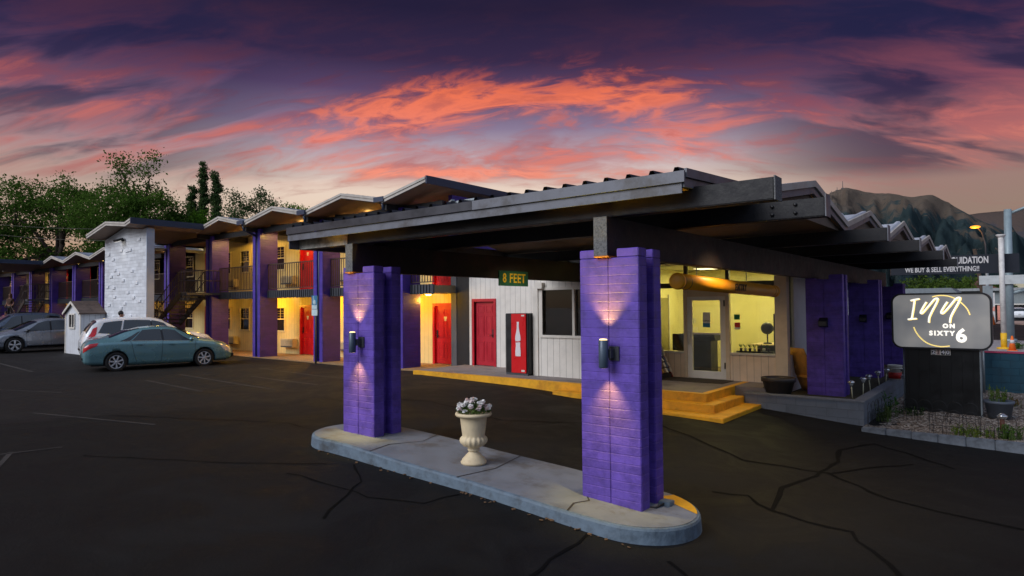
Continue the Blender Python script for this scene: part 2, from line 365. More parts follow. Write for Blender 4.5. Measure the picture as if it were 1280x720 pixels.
def lamp(name, typ, loc, energy, col=(1, 0.78, 0.45), size=0.15, rot=None, spot=None, parent=None, blend=0.5):
    l = bpy.data.lights.new(name, typ); l.energy = energy; l.color = col
    if typ == 'AREA': l.size = size
    else: l.shadow_soft_size = size
    if spot: l.spot_size = spot; l.spot_blend = blend
    o = bpy.data.objects.new(name, l); COL.objects.link(o); o.location = loc
    if rot is not None: o.rotation_euler = rot
    if parent is not None:
        o.parent = parent; o.location = Vector(loc)-Vector(parent['_org'])
    return o

# ------------------------------------------------------------------ ground
GX = [-400, -60, -30, -20, -12, -6, -4, -1.2, 0.8, 3.3, 8, 20, 400]
GZ = [0.1, 0.08, 0.04, -0.03, -0.1, -0.16, -0.22, -0.35, -0.52, -0.58, -0.6, -0.62, -0.62]
_xs = np.linspace(-64, 24, 353); _zs = np.interp(_xs, GX, GZ)
_k = np.ones(7)/7; _zs = np.convolve(np.pad(_zs, 3, 'edge'), _k, 'valid')
_hb = ([-40, -30, -13, -10.5, -7, -5, -1.2, 0.8, 3.3], [0, 0, 0.05, 0.13, 0.085, 0.02, 0.07, 0.04, 0.0])
def gz(x, y=0.0):
    t = min(1, max(0, (y-1.2)/4.6)); t = t*t*(3-2*t)
    return float(np.interp(x, _xs, _zs))+float(np.interp(x, *_hb))*t
def grid_ground():
    xs = sorted(set([-2500, -1200, -600, -300, -150, -90, -64] + list(np.round(np.arange(-64, 24.01, 0.25), 3)) + [24, 40, 70, 120, 250, 600, 1500, 3000]))
    ys = [-400, -150, -60, -30, -12, 0, 1.0] + [1.5+0.5*k for k in range(10)] + [8, 16, 30, 60, 120, 250, 500, 1000, 2000, 4000]
    v = [(x, y, gz(x, y)) for y in ys for x in xs]; n = len(xs)
    f = [(j*n+i, j*n+i+1, (j+1)*n+i+1, (j+1)*n+i) for j in range(len(ys)-1) for i in range(n-1)]
    return MB().add(v, f, True)
def asphalt():
    m = bpy.data.materials.new('sealed_asphalt'); m.use_nodes = True
    N = Nodes(m.node_tree); b = N.n['Principled BSDF']; P = N.new('ShaderNodeTexCoord').outputs['Object']
    big = N.noise(P, 0.16, 5, 0.6, 0.6); mid = N.noise(P, 0.9, 8, 0.65, 0.8); fine = N.noise(P, 130, 2, 0.6); agg = N.noise(P, 34, 4, 0.7)
    c = N.ramp(N.m('ADD', N.m('MULTIPLY', big, 0.5), N.m('MULTIPLY', mid, 0.5)), [(0.32, (0.0040, 0.0036, 0.0035, 1)), (0.5, (0.0068, 0.0063, 0.0062, 1)), (0.68, (0.0160, 0.0148, 0.0145, 1))])
    c = N.mix(N.smooth(agg, 0.58, 0.78, 0, 0.4), c, (0.05, 0.046, 0.042, 1))
    st = N.noise(P, 0.55, 6, 0.75, 1.5)
    c = N.mix(N.smooth(st, 0.6, 0.72, 0, 0.45), c, (0.0034, 0.003, 0.003, 1))
    sp = N.new('ShaderNodeSeparateXYZ'); N.l.new(P, sp.inputs[0])
    old = N.smooth(N.m('ADD', N.m('ADD', sp.outputs[0], N.m('MULTIPLY', sp.outputs[1], -0.4)), N.m('MULTIPLY', mid, 2.2)), -9.0, -9.8)
    c = N.mix(N.m('MULTIPLY', old, 0.55), c, (0.020, 0.018, 0.0172, 1))      # older, greyer seal coat in the parking rows
    N.put(b.inputs['Base Color'], c); N.put(b.inputs['Roughness'], N.smooth(mid, 0.3, 0.7, 0.62, 0.88)); b.inputs['Specular IOR Level'].default_value = 0.2
    bp = N.new('ShaderNodeBump'); bp.inputs['Strength'].default_value = 0.55; bp.inputs['Distance'].default_value = 0.012
    N.put(bp.inputs['Height'], N.m('ADD', N.m('MULTIPLY', fine, 0.5), N.m('ADD', agg, N.m('MULTIPLY', mid, 2.0)))); N.l.new(bp.outputs[0], b.inputs['Normal'])
    return m
struct('ground', grid_ground(), asphalt())
def ribbon(mb, pts, w, dz=0.006):
    pts = [Vector((p[0], p[1], 0)) for p in pts]
    fine = []
    for a, b in zip(pts, pts[1:]):
        k = max(2, int((b-a).length/0.25))
        fine += [a.lerp(b, i/k) for i in range(k)]
    fine.append(pts[-1]); L = []; Rr = []
    for i, p in enumerate(fine):
        d = (fine[min(i+1, len(fine)-1)]-fine[max(i-1, 0)]).normalized(); nn = Vector((-d.y, d.x, 0))
        ww = w*(0.6+0.8*rng.random())/2; j = Vector((rng.normal(0, 0.02), rng.normal(0, 0.02), 0))
        for lst, q in ((L, p+nn*ww+j), (Rr, p-nn*ww+j)): lst.append((q.x, q.y, gz(q.x, q.y)+dz))
    k = len(L); mb.add(L+Rr, [(i, i+1, k+i+1, k+i) for i in range(k-1)])
def stripe(mb, a, b, w, dz=0.005):
    a, b = Vector((*a, 0)), Vector((*b, 0)); d = (b-a).normalized(); nn = Vector((-d.y, d.x, 0))*w/2
    k = max(1, int((b-a).length/0.25)); L = []; Rr = []
    for i in range(k+1):
        p = a.lerp(b, i/k)
        for lst, q in ((L, p+nn), (Rr, p-nn)): lst.append((q.x, q.y, gz(q.x, q.y)+dz))
    mb.add(L+Rr, [(i, i+1, k+2+i, k+1+i) for i in range(k)])

# island, walkways, steps, planter, garden bed, street
def zi(x): return -0.02 - 0.27*(x+4.57)/4.57 if x > -4.57 else -0.02+0.02*(-4.57-x)
def island():
    pts = []; r = 0.745; cy = 0.155
    for t in np.linspace(-90, 90, 21): pts.append((-0.22+0.80*math.cos(R(t)), cy+r*math.sin(R(t))))
    for x in np.linspace(-0.6, -4.9, 15): pts.append((x, cy+r+0.012*math.sin(x*3)))
    for t in np.linspace(90, 270, 17): pts.append((-5.15+0.75*math.cos(R(t)), cy+r*math.sin(R(t))))
    for x in np.linspace(-4.9, -0.6, 15): pts.append((x, cy-r+0.015*math.sin(x*2.3)))
    return pts
ip = island()
def ring(mb, loops, cap=None):
    n = len(loops[0]); v = [p for l in loops for p in l]
    f = [(i*n+j, i*n+(j+1) % n, (i+1)*n+(j+1) % n, (i+1)*n+j) for i in range(len(loops)-1) for j in range(n)]
    mb.add(v, f)
def shrink(p, d):
    cx = min(max(p[0], -5.1), -0.25); dx, dy = p[0]-cx, p[1]-0.155; L = math.hypot(dx, dy)
    return (p[0]-dx/L*d, p[1]-dy/L*d)
side = MB(); ring(side, [[(x, y, gz(x)-0.1) for x, y in ip], [(*shrink((x, y), 0.02), zi(x)-0.03) for x, y in ip], [(*shrink((x, y), 0.035), zi(x)-0.008) for x, y in ip], [(*shrink((x, y), 0.06), zi(x)) for x, y in ip]])
struct('island_kerb', side, M_kerbblue)
top = MB(); inner = [shrink(p, 0.06) for p in ip]
strip_x = sorted(set(round(p[0], 4) for p in inner))
top.add([(x, y, zi(x)) for x, y in inner], [tuple(range(len(inner)))])
struct('traffic_island', top, M_islandtop)
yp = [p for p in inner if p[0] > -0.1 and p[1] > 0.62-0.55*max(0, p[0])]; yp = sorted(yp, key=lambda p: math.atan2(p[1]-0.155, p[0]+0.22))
yq = MB(); yq.add([(x, y, zi(x)+0.004) for x, y in yp]+[(-0.1, 0.60, zi(-0.1)+0.004)], [tuple(range(len(yp)+1))]); struct('island_painted_glow', yq, M_yellow)  # warm light pool beyond the pillar, put down as a thin yellow sheet
fc = MB()
for pts in ([(-0.62, -0.55), (-0.70, -0.3), (-0.62, -0.1), (-0.75, 0.05)], [(-4.0, -0.55), (-4.1, -0.1), (-3.9, 0.4), (-4.05, 0.86)], [(-2.3, -0.55), (-2.2, 0.1), (-2.35, 0.86)]):
    L = []; Rr = []
    for x, y in pts:
        w_ = 0.006+0.008*rng.random(); L.append((x-w_, y, zi(x)+0.004)); Rr.append((x+w_, y, zi(x)+0.004))
    k = len(L); fc.add(L+Rr, [(i, i+1, k+i+1, k+i) for i in range(k-1)])
struct('island_cracks', fc, mat('dark_crack', lin(58, 52, 50), 0.9, var=0.2))
db = MB()
for k in range(46):
    x = rng.uniform(-5.2, 0.2); y = -0.6-abs(rng.normal(0, 0.05)); r_ = rng.uniform(0.006, 0.022); db.obox((x, y, gz(x)+0.01), (r_*2.2, r_*1.4, r_*0.5), Matrix.Rotation(rng.random()*6.28, 3, 'Z') @ Matrix.Rotation(rng.normal(0, 0.4), 3, 'X'))
tag(db.build('dry_leaf_litter', mat('dry_leaf', lin(104, 78, 54), 0.9, var=0.3, vscale=20)), 'dry brown leaf litter along the foot of the island kerb', 'litter', kind='stuff')
# lower walkway along the two-storey wing
w = MB(); w.box(-62, -10.9, 7.42, 9.34, -0.3, 0.03); struct('wing_walkway', w, mat('tan_walkway', lin(150, 120, 84), 0.85, var=0.12, bump=0.2))
w = MB(); w.box(-28.9, -24.3, 4.3, 7.415, -0.3, 0.045); struct('stair_pad', w, M_concrete)
# terrace with yellow edge in front of the office
TZ = 0.12
w = MB(); w.box(-10.85, -2.05, 6.75, 9.3, -0.4, TZ); w.box(-2.05, -1.12, 8.3, 9.3, -0.4, TZ); struct('walkway', w, M_concrete)
w = MB(); w.box(-10.85, -1.9, 6.6, 6.745, -0.4, TZ+0.003); w.box(-2.045, -1.9, 6.75, 9.28, -0.4, TZ+0.003); struct('walkway_edge', w, M_yellow)
st = thing('entrance_steps', 'yellow painted concrete steps wrapping the corner below the office door', 'steps', (-1.7, 6.6, -0.3))
s = MB(); s.prism([(-5.6, 6.27), (-1.6, 6.27), (-1.6, 8.05), (-1.895, 8.05), (-1.895, 6.595), (-5.6, 6.595)], -0.5, -0.05, 'z'); s.build('upper_tread', M_yellow, st, bevel=0.012)
s = MB(); s.prism([(-6.6, 5.72), (-1.22, 5.72), (-1.22, 8.02), (-1.595, 8.02), (-1.595, 6.265), (-6.6, 6.265)], -0.55, -0.205, 'z'); s.build('lower_tread', M_yellow, st, bevel=0.012)
# raised planter
pl = thing('raised_planter', 'grey block retaining wall of the raised planter beside the entrance steps', 'planter wall', (-0.3, 8, -0.5))
s = MB(); s.box(-1.58, 0.79, 8.0, 8.2, -0.7, 0.0); s.box(0.60, 0.79, 8.2, 14.2, -0.7, 0.0); s.build('wall', M_planter, pl)
s = MB(); s.box(-1.6, 0.805, 7.985, 8.22, 0.002, 0.03); s.box(0.58, 0.805, 8.222, 14.2, 0.002, 0.03); s.build('coping', mat('planter_coping', lin(120, 124, 132), 0.7, var=0.12, dirt=(lin(80, 84, 90), 0.6)), pl)
s = MB(); s.box(-1.15, 0.598, 8.202, 20, -0.7, -0.08); tag(s.build('soil', M_soil), kind='structure')
# garden bed with kerb blocks
def gravel():
    nx, ny = 60, 60; xs = np.linspace(0.8, 7.5, nx); ys = np.linspace(7.64, 16, ny); v = []
    for y in ys:
        for x in xs: v.append((x, y, -0.45+0.03*math.sin(x*2.1+y)+rng.normal(0, 0.012)))
    return MB().add(v, [(j*nx+i, j*nx+i+1, (j+1)*nx+i+1, (j+1)*nx+i) for j in range(ny-1) for i in range(nx-1)], False)
def gravelmat():
    m = bpy.data.materials.new('brown_gravel'); m.use_nodes = True; N = Nodes(m.node_tree); b = N.n['Principled BSDF']
    P = N.new('ShaderNodeTexCoord').outputs['Object']; vo = N.new('ShaderNodeTexVoronoi'); N.l.new(P, vo.inputs['Vector']); vo.inputs['Scale'].default_value = 34
    sp = N.new('ShaderNodeSeparateColor'); N.l.new(vo.outputs['Color'], sp.inputs[0])
    N.put(b.inputs['Base Color'], N.ramp(sp.outputs[0], [(0.1, lin(62, 50, 42)), (0.45, lin(128, 108, 92)), (0.75, lin(164, 148, 132)), (0.95, lin(206, 196, 184))]))
    b.inputs['Roughness'].default_value = 0.9
    bp = N.new('ShaderNodeBump'); bp.inputs['Strength'].default_value = 1; bp.inputs['Distance'].default_value = 0.03
    N.put(bp.inputs['Height'], N.m('MULTIPLY', vo.outputs['Distance'], -1.0)); N.l.new(bp.outputs[0], b.inputs['Normal']); return m
struct('garden_gravel', gravel(), gravelmat())
bw = 0.405
for i in range(11):
    x = 0.84+i*(bw+0.008); s = MB(); s.box(x, x+bw, 7.42+rng.normal(0, 0.012), 7.62, -0.68, -0.40+rng.normal(0, 0.006))
    o = s.build('kerb_block', M_block, bevel=0.012, loc=(x+bw/2, 7.52, -0.6))
    where = ['touching the planter wall corner', 'one block right of the planter corner', 'two blocks right of the planter corner', 'below the left of the monument sign', 'below the middle of the monument sign', 'below the right edge of the monument sign', 'left of the short garden lamp', 'just right of the short garden lamp', 'at the right edge by the weeds', 'beyond the weeds at the far right', 'last of the row beyond the frame'][i]
    tag(o, 'rough grey edging block of the gravel bed, '+where, 'edging block', 'edging blocks along the gravel bed')
# tar-sealed cracks and paint marks on the lot
ck = MB()
for pts, wd in (([(-2.0, 4.7), (-0.13, 3.55), (1.04, 3.83), (1.92, 3.09), (3.3, 2.79), (5, 2.2)], 0.10), ([(0.1, 1.75), (0.5, 1.95), (0.9, 1.63), (1.35, 1.49), (1.77, 1.47), (2.1, 1.0), (2.43, 0.48), (2.7, -0.4)], 0.10),
                ([(0.9, 1.63), (0.75, 2.6), (0.95, 3.6), (1.0, 4.6), (0.87, 5.44), (1.18, 6.45), (1.72, 6.07), (2.5, 5.4)], 0.13), ([(1.04, 3.83), (1.5, 4.6), (1.9, 5.3)], 0.09), ([(0.6, -0.6), (1.0, -0.95), (1.5, -1.5), (2.1, -2.2)], 0.08),
                ([(-2.62, -2.33), (-3.4, -1.2), (-4.1, -0.75)], 0.06), ([(-4.42, -1.59), (-2.8, -1.5), (-2.2, -1.2), (-2.11, -0.72)], 0.07), ([(-0.3, -0.62), (-0.2, -1.9), (-0.21, -2.9), (0.3, -4)], 0.08),
                ([(-10.91, -1.41), (-8.38, -0.11), (-7.4, 0.3), (-6.2, 0.2)], 0.05), ([(-7.5, -3.0), (-5.5, -1.9), (-4.4, -1.0)], 0.05), ([(-9, 3.0), (-7, 3.6), (-4.5, 3.1), (-2, 4.7)], 0.07)): ribbon(ck, pts, wd*0.48)
struct('crack_sealant', ck, mat('tar_sealant', (0.0036, 0.0033, 0.0032), 0.95, var=0.2, spec=0.1))
pm = MB()
for a, b in (((-16.6, 1.5), (-12.9, 1.35)), ((-17.3, 2.75), (-11.6, 2.6)), ((-17.0, 5.2), (-11.5, 4.9)), ((-14.9, 3.8), (-11.4, 3.7)), ((-31, 0.6), (-22, 0.2))): stripe(pm, a, b, 0.1)
stripe(pm, (-8.6, -4.0), (-8.4, -3.0), 0.07); stripe(pm, (-8.6, -3.6), (-7.6, -4.0), 0.07)
stripe(pm, (-12.5, -2.3), (-9.2, -1.3), 0.07); stripe(pm, (-19, -2.4), (-15.5, -0.9), 0.07)
for i in range(6): stripe(pm, (-17.1+i*0.12, 3.15+0.2*math.sin(i)), (-17.05+i*0.12, 3.5+0.2*math.cos(i)), 0.06)
struct('parking_markings', pm, mat('worn_white_paint', lin(54, 50, 48), 0.85, var=0.35, vscale=8, dirt=(lin(24, 22, 21), 1.0)))
# street beyond the sign
struct('sidewalk', MB().box(-4, 90, 20, 45.5, -0.72, -0.48), mat('pale_pavement', lin(164, 156, 156), 0.85, var=0.08, vscale=1.2, groove=(1.6, 'v', 0.012)))
struct('sidewalk_kerb', MB().box(-4, 90, 45.52, 45.8, -0.72, -0.46), M_concrete)
struct('road', MB().box(-60, 120, 45.9, 84, -0.72, -0.585), mat('street_asphalt', lin(112, 106, 108), 0.85, var=0.15, vscale=0.4))
struct('road_markings', MB().box(3.2, 3.9, 58, 74, -0.72, -0.578).box(-40, 100, 76.0, 76.25, -0.72, -0.577).box(-40, 100, 76.6, 76.85, -0.72, -0.577), mat('road_white', lin(222, 218, 214), 0.7))
struct('far_pavement', MB().box(-60, 120, 84.3, 98, -0.72, -0.45), mat('red_brown_paving', lin(176, 146, 132), 0.85, var=0.1))

# ------------------------------------------------------------------ carport
cp = thing('carport', 'dark beamed entrance carport on purple block pillars with ribbed metal gables', 'carport', (-2.5, 0.3, -0.2))
def pillar(x1, y0, zb, name='pillar', notch=True):
    s = MB(); x0 = x1-0.775; zt = 2.65; zn = 2.548
    gx0, gx1 = (x0+x1)/2-0.17, (x0+x1)/2+0.01
    xm = (x0+x1)/2
    for ya, yb in ((y0, y0+0.2), (y0+0.356, y0+0.556)):
        s.box(x0, xm-0.001, ya, yb, zb-0.25, zn); s.box(xm+0.001, x1, ya, yb, zb-0.25, zn)
        s.box(x0, gx0-0.012, ya, yb, zn+0.002, zt); s.box(gx1+0.1, x1, ya, yb, zn+0.002, zt)
    s.box(x0+0.14, x1-0.14, y0+0.2, y0+0.356, zb-0.25, zn)
    return s.build(name, M_pillar, cp, bevel=0.008)
p1 = pillar(0.0, 0.0, -0.3); p0 = pillar(-4.57, 0.0, -0.03)
for i, (x, y) in enumerate(((0.18, 9.32), (0.18, 13.86), (0.18, 18.4))): pillar(x, y, -0.1)
for gx, L in ((-0.56, 18.95), (-5.24, 8.8)):
    s = MB(); s.box(gx, gx+0.18, -0.02, L, 2.575, 3.03); s.build('girder', mat('dark_purple_timber', lin(46, 37, 41), 0.65, var=0.3, vscale=7, bump=0.35, bscale=22, dirt=(lin(84, 50, 54), 0.5)), cp, bevel=0.008)
    s = MB(); s.box(gx+0.002, gx+0.178, -0.034, -0.02, 2.577, 3.028); s.build('beam_end', M_endgrain, cp)
    s = MB(); s.box(gx+0.01, gx+0.20, -0.05, 0.2, 2.556, 2.572); s.build('bearing_plate', mat('rusty_orange_plate', lin(206, 128, 34), 0.6, var=0.2), cp)
for (y, xe, xl) in ((0.06, 1.46, -6.75), (1.72, 1.55, -6.7), (5.75, 1.60, -6.7), (8.62, 1.74, -6.7), (12.1, 1.84, -6.7), (15.9, 1.86, -6.7)):
    s = MB(); s.box(xl, xe, y, y+0.2, 3.035, 3.26); b = s.build('roof_beam', M_black, cp, bevel=0.01)
    s = MB(); s.box(xe+0.002, xe+0.016, y-0.01, y+0.21, 3.03, 3.3 if y > 1 else 3.27); s.build('end_cap', M_fascia if y > 1 else M_endgrain, b)
    if 1 < y < 2:
        s = MB()
        for xx in (0.95, 1.22):
            for zz in (3.10, 3.2): s.lathe([(0.0, -0.02), (0.022, -0.02), (0.022, 0.0)], (xx, y, zz), 10, 'y')
        s.build('bolt', M_iron, b)
s = MB(); s.box(-6.76, -5.3, 0.045, 0.056, 3.03, 3.2); s.build('weathered_board', M_weathered, cp)
# roof profile: (Y, top z, X end)
PR = [(-0.15, 3.38, 0.62), (1.9, 3.46, 0.72), (3.85, 3.80, 0.93), (6.0, 3.39, 0.94), (8.0, 3.80, 0.97), (9.1, 3.40, 1.12), (10.35, 3.80, 1.25), (12.25, 3.40, 1.28), (14.4, 3.80, 1.33), (16.2, 3.4, 1.35), (18.3, 3.8, 1.4), (20, 3.4, 1.42)]
XL = -6.68
def slope(i, lift=0.0):
    (ya, za, xa), (yb, zb, xb) = PR[i], PR[i+1]; return ya, za+lift, xa, yb, zb+lift, xb
for i in range(len(PR)-1):
    ya, za, xa, yb, zb, xb = slope(i)
    s = MB(); nr = 26 if i == 0 else 18
    # ribbed metal sheet, ribs running down the slope
    prof = []
    L = xa-XL; pitch = L/nr; rh = 0.058 if i == 0 else 0.05
    for k in range(nr):
        x = XL+k*pitch
        prof += [(x, 0), (x+pitch*0.62, 0), (x+pitch*0.70, rh), (x+pitch*0.84, rh), (x+pitch*0.93, 0)]
    prof.append((xa-0.001, 0))
    va = [(x, ya-(0.05 if i == 0 else 0), za+h) for x, h in prof]
    vb = [(x+(xb-xa)*(x-XL)/L, yb, zb+h) for x, h in prof]; n = len(prof)
    s.add(va+vb, [(k, k+1, n+k+1, n+k) for k in range(n-1)])
    rp = s.build('roof_panel', M_roofdark if i == 0 else M_roof, cp)
    s = MB(); t = 0.12
    s.add([(XL+0.02, ya+0.02, za-t), (xa-0.03, ya+0.02, za-t), (xb-0.03, yb-0.0, zb-t), (XL+0.02, yb, zb-t)], [(0, 1, 2, 3)]); s.build('soffit', M_soffit, rp)
    # rake boards on the street end, two stepped layers
    def rake(x_off, top, bot, mt):
        q = MB(); q.add([(xa+x_off, ya, za+top), (xb+x_off, yb, zb+top), (xb+x_off, yb, zb+bot), (xa+x_off, ya, za+bot), (xa+x_off-0.03, ya, za+top), (xb+x_off-0.03, yb, zb+top), (xb+x_off-0.03, yb, zb+bot), (xa+x_off-0.03, ya, za+bot)],
              [(0, 1, 2, 3), (7, 6, 5, 4), (0, 4, 5, 1), (3, 2, 6, 7), (0, 3, 7, 4), (1, 5, 6, 2)]); q.build('rake_board', mt, rp)
    rake(0.03, 0.045, -0.05, M_fascia_w if i else M_fascia); rake(0.0, -0.054, -0.15, M_fascia if i else M_fascia)
    if i: # dark gable infill
        q = MB(); q.add([(xa-0.08, ya, za-0.13), (xb-0.08, yb, zb-0.13), (xb-0.08, yb, 3.26), (xa-0.08, ya, 3.26)], [(0, 1, 2, 3)]); q.build('gable_infill', mat('gable_board', lin(120, 104, 92), 0.8, groove=(0.3, 'h')), rp)
# front fascia: two stepped strips, weathered, above an eave board tinted as if warmly lit
s = MB(); s.box(-2.32, 0.64, -0.20, -0.17, 3.275, 3.395); s.build('front_fascia', M_fascia, cp); s = MB(); s.box(XL, -2.325, -0.20, -0.17, 3.278, 3.395); s.build('front_fascia', M_roofdark, cp)
s = MB(); s.box(XL, 0.60, -0.172, -0.15, 3.165, 3.275); s.build('drip_fascia', M_fascia, cp)
s = MB(); s.box(XL, 0.58, -0.14, 0.05, 3.225, 3.24); s.build('eave_board', mat('glow_tinted_eave_board', lin(214, 158, 60), 0.7, var=0.2, vscale=3), cp)  # ochre carries the warm light under the fascia in the board's colour
s = MB(); s.box(XL, XL+0.02, -0.15, 9, 3.03, 3.37); s.build('end_fascia', M_fascia, cp)
s = MB()   # old flashing and debris lying on the roof edge
s.bar((-3.0, 0.1, 3.47), (-2.55, 0.2, 3.50), 0.07, 0.03); s.bar((-3.15, 0.15, 3.45), (-2.9, 0.05, 3.50), 0.05, 0.025); s.bar((-2.6, 0.0, 3.44), (-2.5, 0.3, 3.47), 0.06, 0.03)
tag(s.build('loose_flashing', M_galv, loc=(-3, 0.1, 3.45)), 'bent loose metal flashing lying on the carport roof edge', 'flashing')

for x, y in ((0.35, 3.1), (-1.6, 7.2), (-4.15, 4.1)):  # added lamps hidden behind the beams, to warm the steps, tube and sign
    t = thing('added_canopy_lamp', 'added unseen lamp in the carport soffit, '+(('near the clearance tube' if x > 0 else 'over the middle of the driveway') if y < 5 else 'over the entrance steps'), 'ceiling light', (x, y, 3.5), 'added lamps in the carport soffit'); zl = 3.38 if y < 5 else 3.25
    s = MB(); s.lathe([(0.0, 0.0), (0.11, 0.0), (0.13, 0.02), (0.13, 0.05)], (x, y, zl), 20); s.build('rim', M_alu, t)
    s = MB(); s.lathe([(0.0, -0.004), (0.1, -0.004)], (x, y, zl), 20); s.build('lens', emat('amber_lens', (1, 0.6, 0.2), 2.0), t)
    lamp('added_canopy_light', 'SPOT', (x, y, zl-0.06), (340 if x > 0 else 90) if y < 5 else 110, (1, 0.72, 0.36), 0.08, (0, 0, 0), R(112 if x > 0 else 132), t, 1.0)
# up-down lamps on the pillar fronts
def sconce(x, label):
    t = thing('wall_lamp', label, 'wall lamp', (x, -0.12, 1.45), 'up-and-down lamps on the carport pillars')
    s = MB(); s.lathe([(0.0, -0.16), (0.048, -0.16), (0.055, -0.15), (0.055, 0.15), (0.048, 0.155), (0.044, 0.14), (0.0, 0.14)], (x, -0.135, 1.45), 24); s.build('housing', mat('slate_lamp_housing', lin(74, 88, 104), 0.4, metal=0.2), t)
    s = MB(); s.box(x+0.03, x+0.075, -0.1, -0.004, 1.40, 1.50).box(x+0.0, x+0.13, -0.02, -0.002, 1.37, 1.53); s.build('bracket', M_char, t)
    s = MB(); s.lathe([(0.046, 0.156), (0.04, 0.168), (0.0, 0.172)], (x, -0.135, 1.45), 20); s.lathe([(0.0, -0.161), (0.04, -0.161)], (x, -0.135, 1.45), 20); s.build('lens', emat('warm_lens', (1, 0.72, 0.3), 2.2), t)
    lamp('up_beam', 'SPOT', (x, -0.125, 1.63), 105, (1, 0.74, 0.08), 0.02, (R(180-5), 0, 0), R(78), t, 1.0)
    lamp('down_beam', 'SPOT', (x, -0.125, 1.26), 60, (1, 0.74, 0.08), 0.02, (R(5), 0, 0), R(78), t, 1.0)
sconce(-0.385, 'slate up-and-down wall lamp glowing on the nearer purple pillar')
sconce(-4.93, 'slate up-and-down wall lamp glowing on the farther pillar at the island\'s left end')
for i, (y, w_) in enumerate(((9.3, 'first'), (13.84, 'second'), (18.38, 'third'))):
    t = thing('wall_light', ['small black unlit box light on the purple pillar beside the tan chair', 'small black unlit box light on the middle of the three planter pillars', 'small black unlit box light on the last pillar, half behind the monument sign'][i], 'wall light', (-0.2, y, 1.55), 'black box lights on the planter pillars')
    s = MB(); s.prism([(y-0.01, 1.46), (y-0.13, 1.49), (y-0.13, 1.60), (y-0.01, 1.68)], -0.3, -0.12, 'x'); s.build('housing', M_dark, t, bevel=0.006)
    s = MB(); s.box(-0.285, -0.135, y-0.134, y-0.131, 1.5, 1.59); s.build('lens', mat('smoked_lens', lin(58, 56, 60), 0.2), t)
# conduit box at the pillar foot
t = thing('junction_box', 'grey electrical box with a loose cable at the nearer pillar foot', 'junction box', (0.1, 0.4, -0.3))
s = MB(); s.box(0.02, 0.16, 0.36, 0.5, -0.31, -0.25); s.build('box', M_kerbblue, t, bevel=0.006)
s = MB(); s.tube([(-0.12, 0.26, -0.26), (-0.02, 0.2, -0.29), (0.06, 0.22, -0.285), (0.09, 0.36, -0.27)], 0.012, 6); s.build('cable', M_dark, t)
# 8 FEET sign on the left girder
t = thing('clearance_sign', 'green 8 FEET clearance sign with yellow letters on the left girder', 'sign', (-5.05, 4.1, 2.6))
s = MB(); s.box(-5.055, -5.035, 3.62, 4.60, 2.42, 2.735); s.build('panel', mat('dark_green_sign', lin(24, 104, 88), 0.5, var=0.1), t)
text_obj('lettering', '8 FEET', 0.27, mat('sign_yellow', lin(250, 214, 50), 0.5, var=0.08), t, T((-5.033, 4.12, 2.575)) @ SIDE, 0.002, 0.004, xscale=0.92, spacing=1.1)
s = MB()
for y in (3.66, 4.56):
    for z in (2.45, 2.71): s.ball((-5.034, y, z), 0.008, 4)
s.build('screw', M_galv, t)
# yellow clearance tube on chains under the right girder
t = thing('clearance_bar', 'yellow plastic clearance tube hanging on chains before the office door', 'clearance bar', (-0.47, 4.2, 2.28))
s = MB(); s.tube([(-0.47, 2.1, 2.335), (-0.47, 6.5, 2.245)], 0.112, 28); s.build('tube', mat('yellow_plastic', lin(232, 156, 22), 0.42, var=0.06, vscale=3), t)
s = MB()
for y0, y1, r in ((2.04, 2.11, 0.1), (2.33, 2.35, 0.0985), (6.3, 6.32, 0.0985), (6.49, 6.56, 0.1)):
    zf = lambda y: 2.335-0.09*(y-1.9)/4.6
    if r > 0.0995: s.lathe([(0.0, -0.035), (0.09, -0.032), (0.118, -0.02), (0.118, 0.035)] if y0 < 3 else [(0.118, -0.035), (0.118, 0.02), (0.09, 0.032), (0.0, 0.035)], (-0.47, (y0+y1)/2, zf(y0)), 28, 'y')
s.build('end_cap', MATS['yellow_plastic'], t)
s = MB()
for y in (2.14, 2.34, 6.3, 6.44): s.lathe([(0.113, -0.006), (0.116, 0), (0.113, 0.006)], (-0.47, y, 2.335-0.09*(y-1.9)/4.6), 28, 'y')
s.build('seam', M_bronze, t)
for y in (2.75, 4.95):
    s = MB()
    for k in range(9): s.lathe([(0.004, -0.018), (0.009, -0.006), (0.009, 0.006), (0.004, 0.018)], (-0.47, y, 2.58-k*0.028), 6)
    s.build('chain', M_galv, t)
text_obj('lettering', 'ENTRY', 0.15, mat('worn_black_paint', lin(52, 36, 14), 0.7), t, T((-0.357, 4.35, 2.275)) @ SIDE, 0.003, 0.005, spacing=1.25)

# ------------------------------------------------------------------ office block
of = thing('office_building', 'single-storey motel office with white board siding and a lit glass storefront', 'building', (-4, 9.3, 0.1))
def wall_x(name, x0, x1, y, z0, z1, m, holes=(), th=0.12, parent=None):
    """wall in the X direction at front face y, with rectangular openings (x0,x1,z0,z1)"""
    s = MB(); xs = sorted({x0, x1, *[h[0] for h in holes], *[h[1] for h in holes]})
    for a, b in zip(xs, xs[1:]):
        cuts = sorted([(h[2], h[3]) for h in holes if h[0] <= a+1e-6 and h[1] >= b-1e-6]); z = z0
        for c, d in cuts:
            if c > z: s.box(a, b, y, y+th, z, c)
            z = d
        if z < z1: s.box(a, b, y, y+th, z, z1)
    return s.build(name, m, parent)
s = MB(); s.box(-10.96, -10.64, 8.85, 8.97, TZ, 3.28); s.build('wall', M_black, of)
wall_x('wall', -10.635, -7.09, 8.85, TZ, 3.28, M_siding, [(-10.42, -9.6, TZ, 2.15), (-7.75, -7.25, 1.75, 2.05)], 0.12, of)
s = MB(); s.box(-7.09, -6.97, 7.55, 8.97, TZ, 3.03); s.build('wall', M_siding, of)
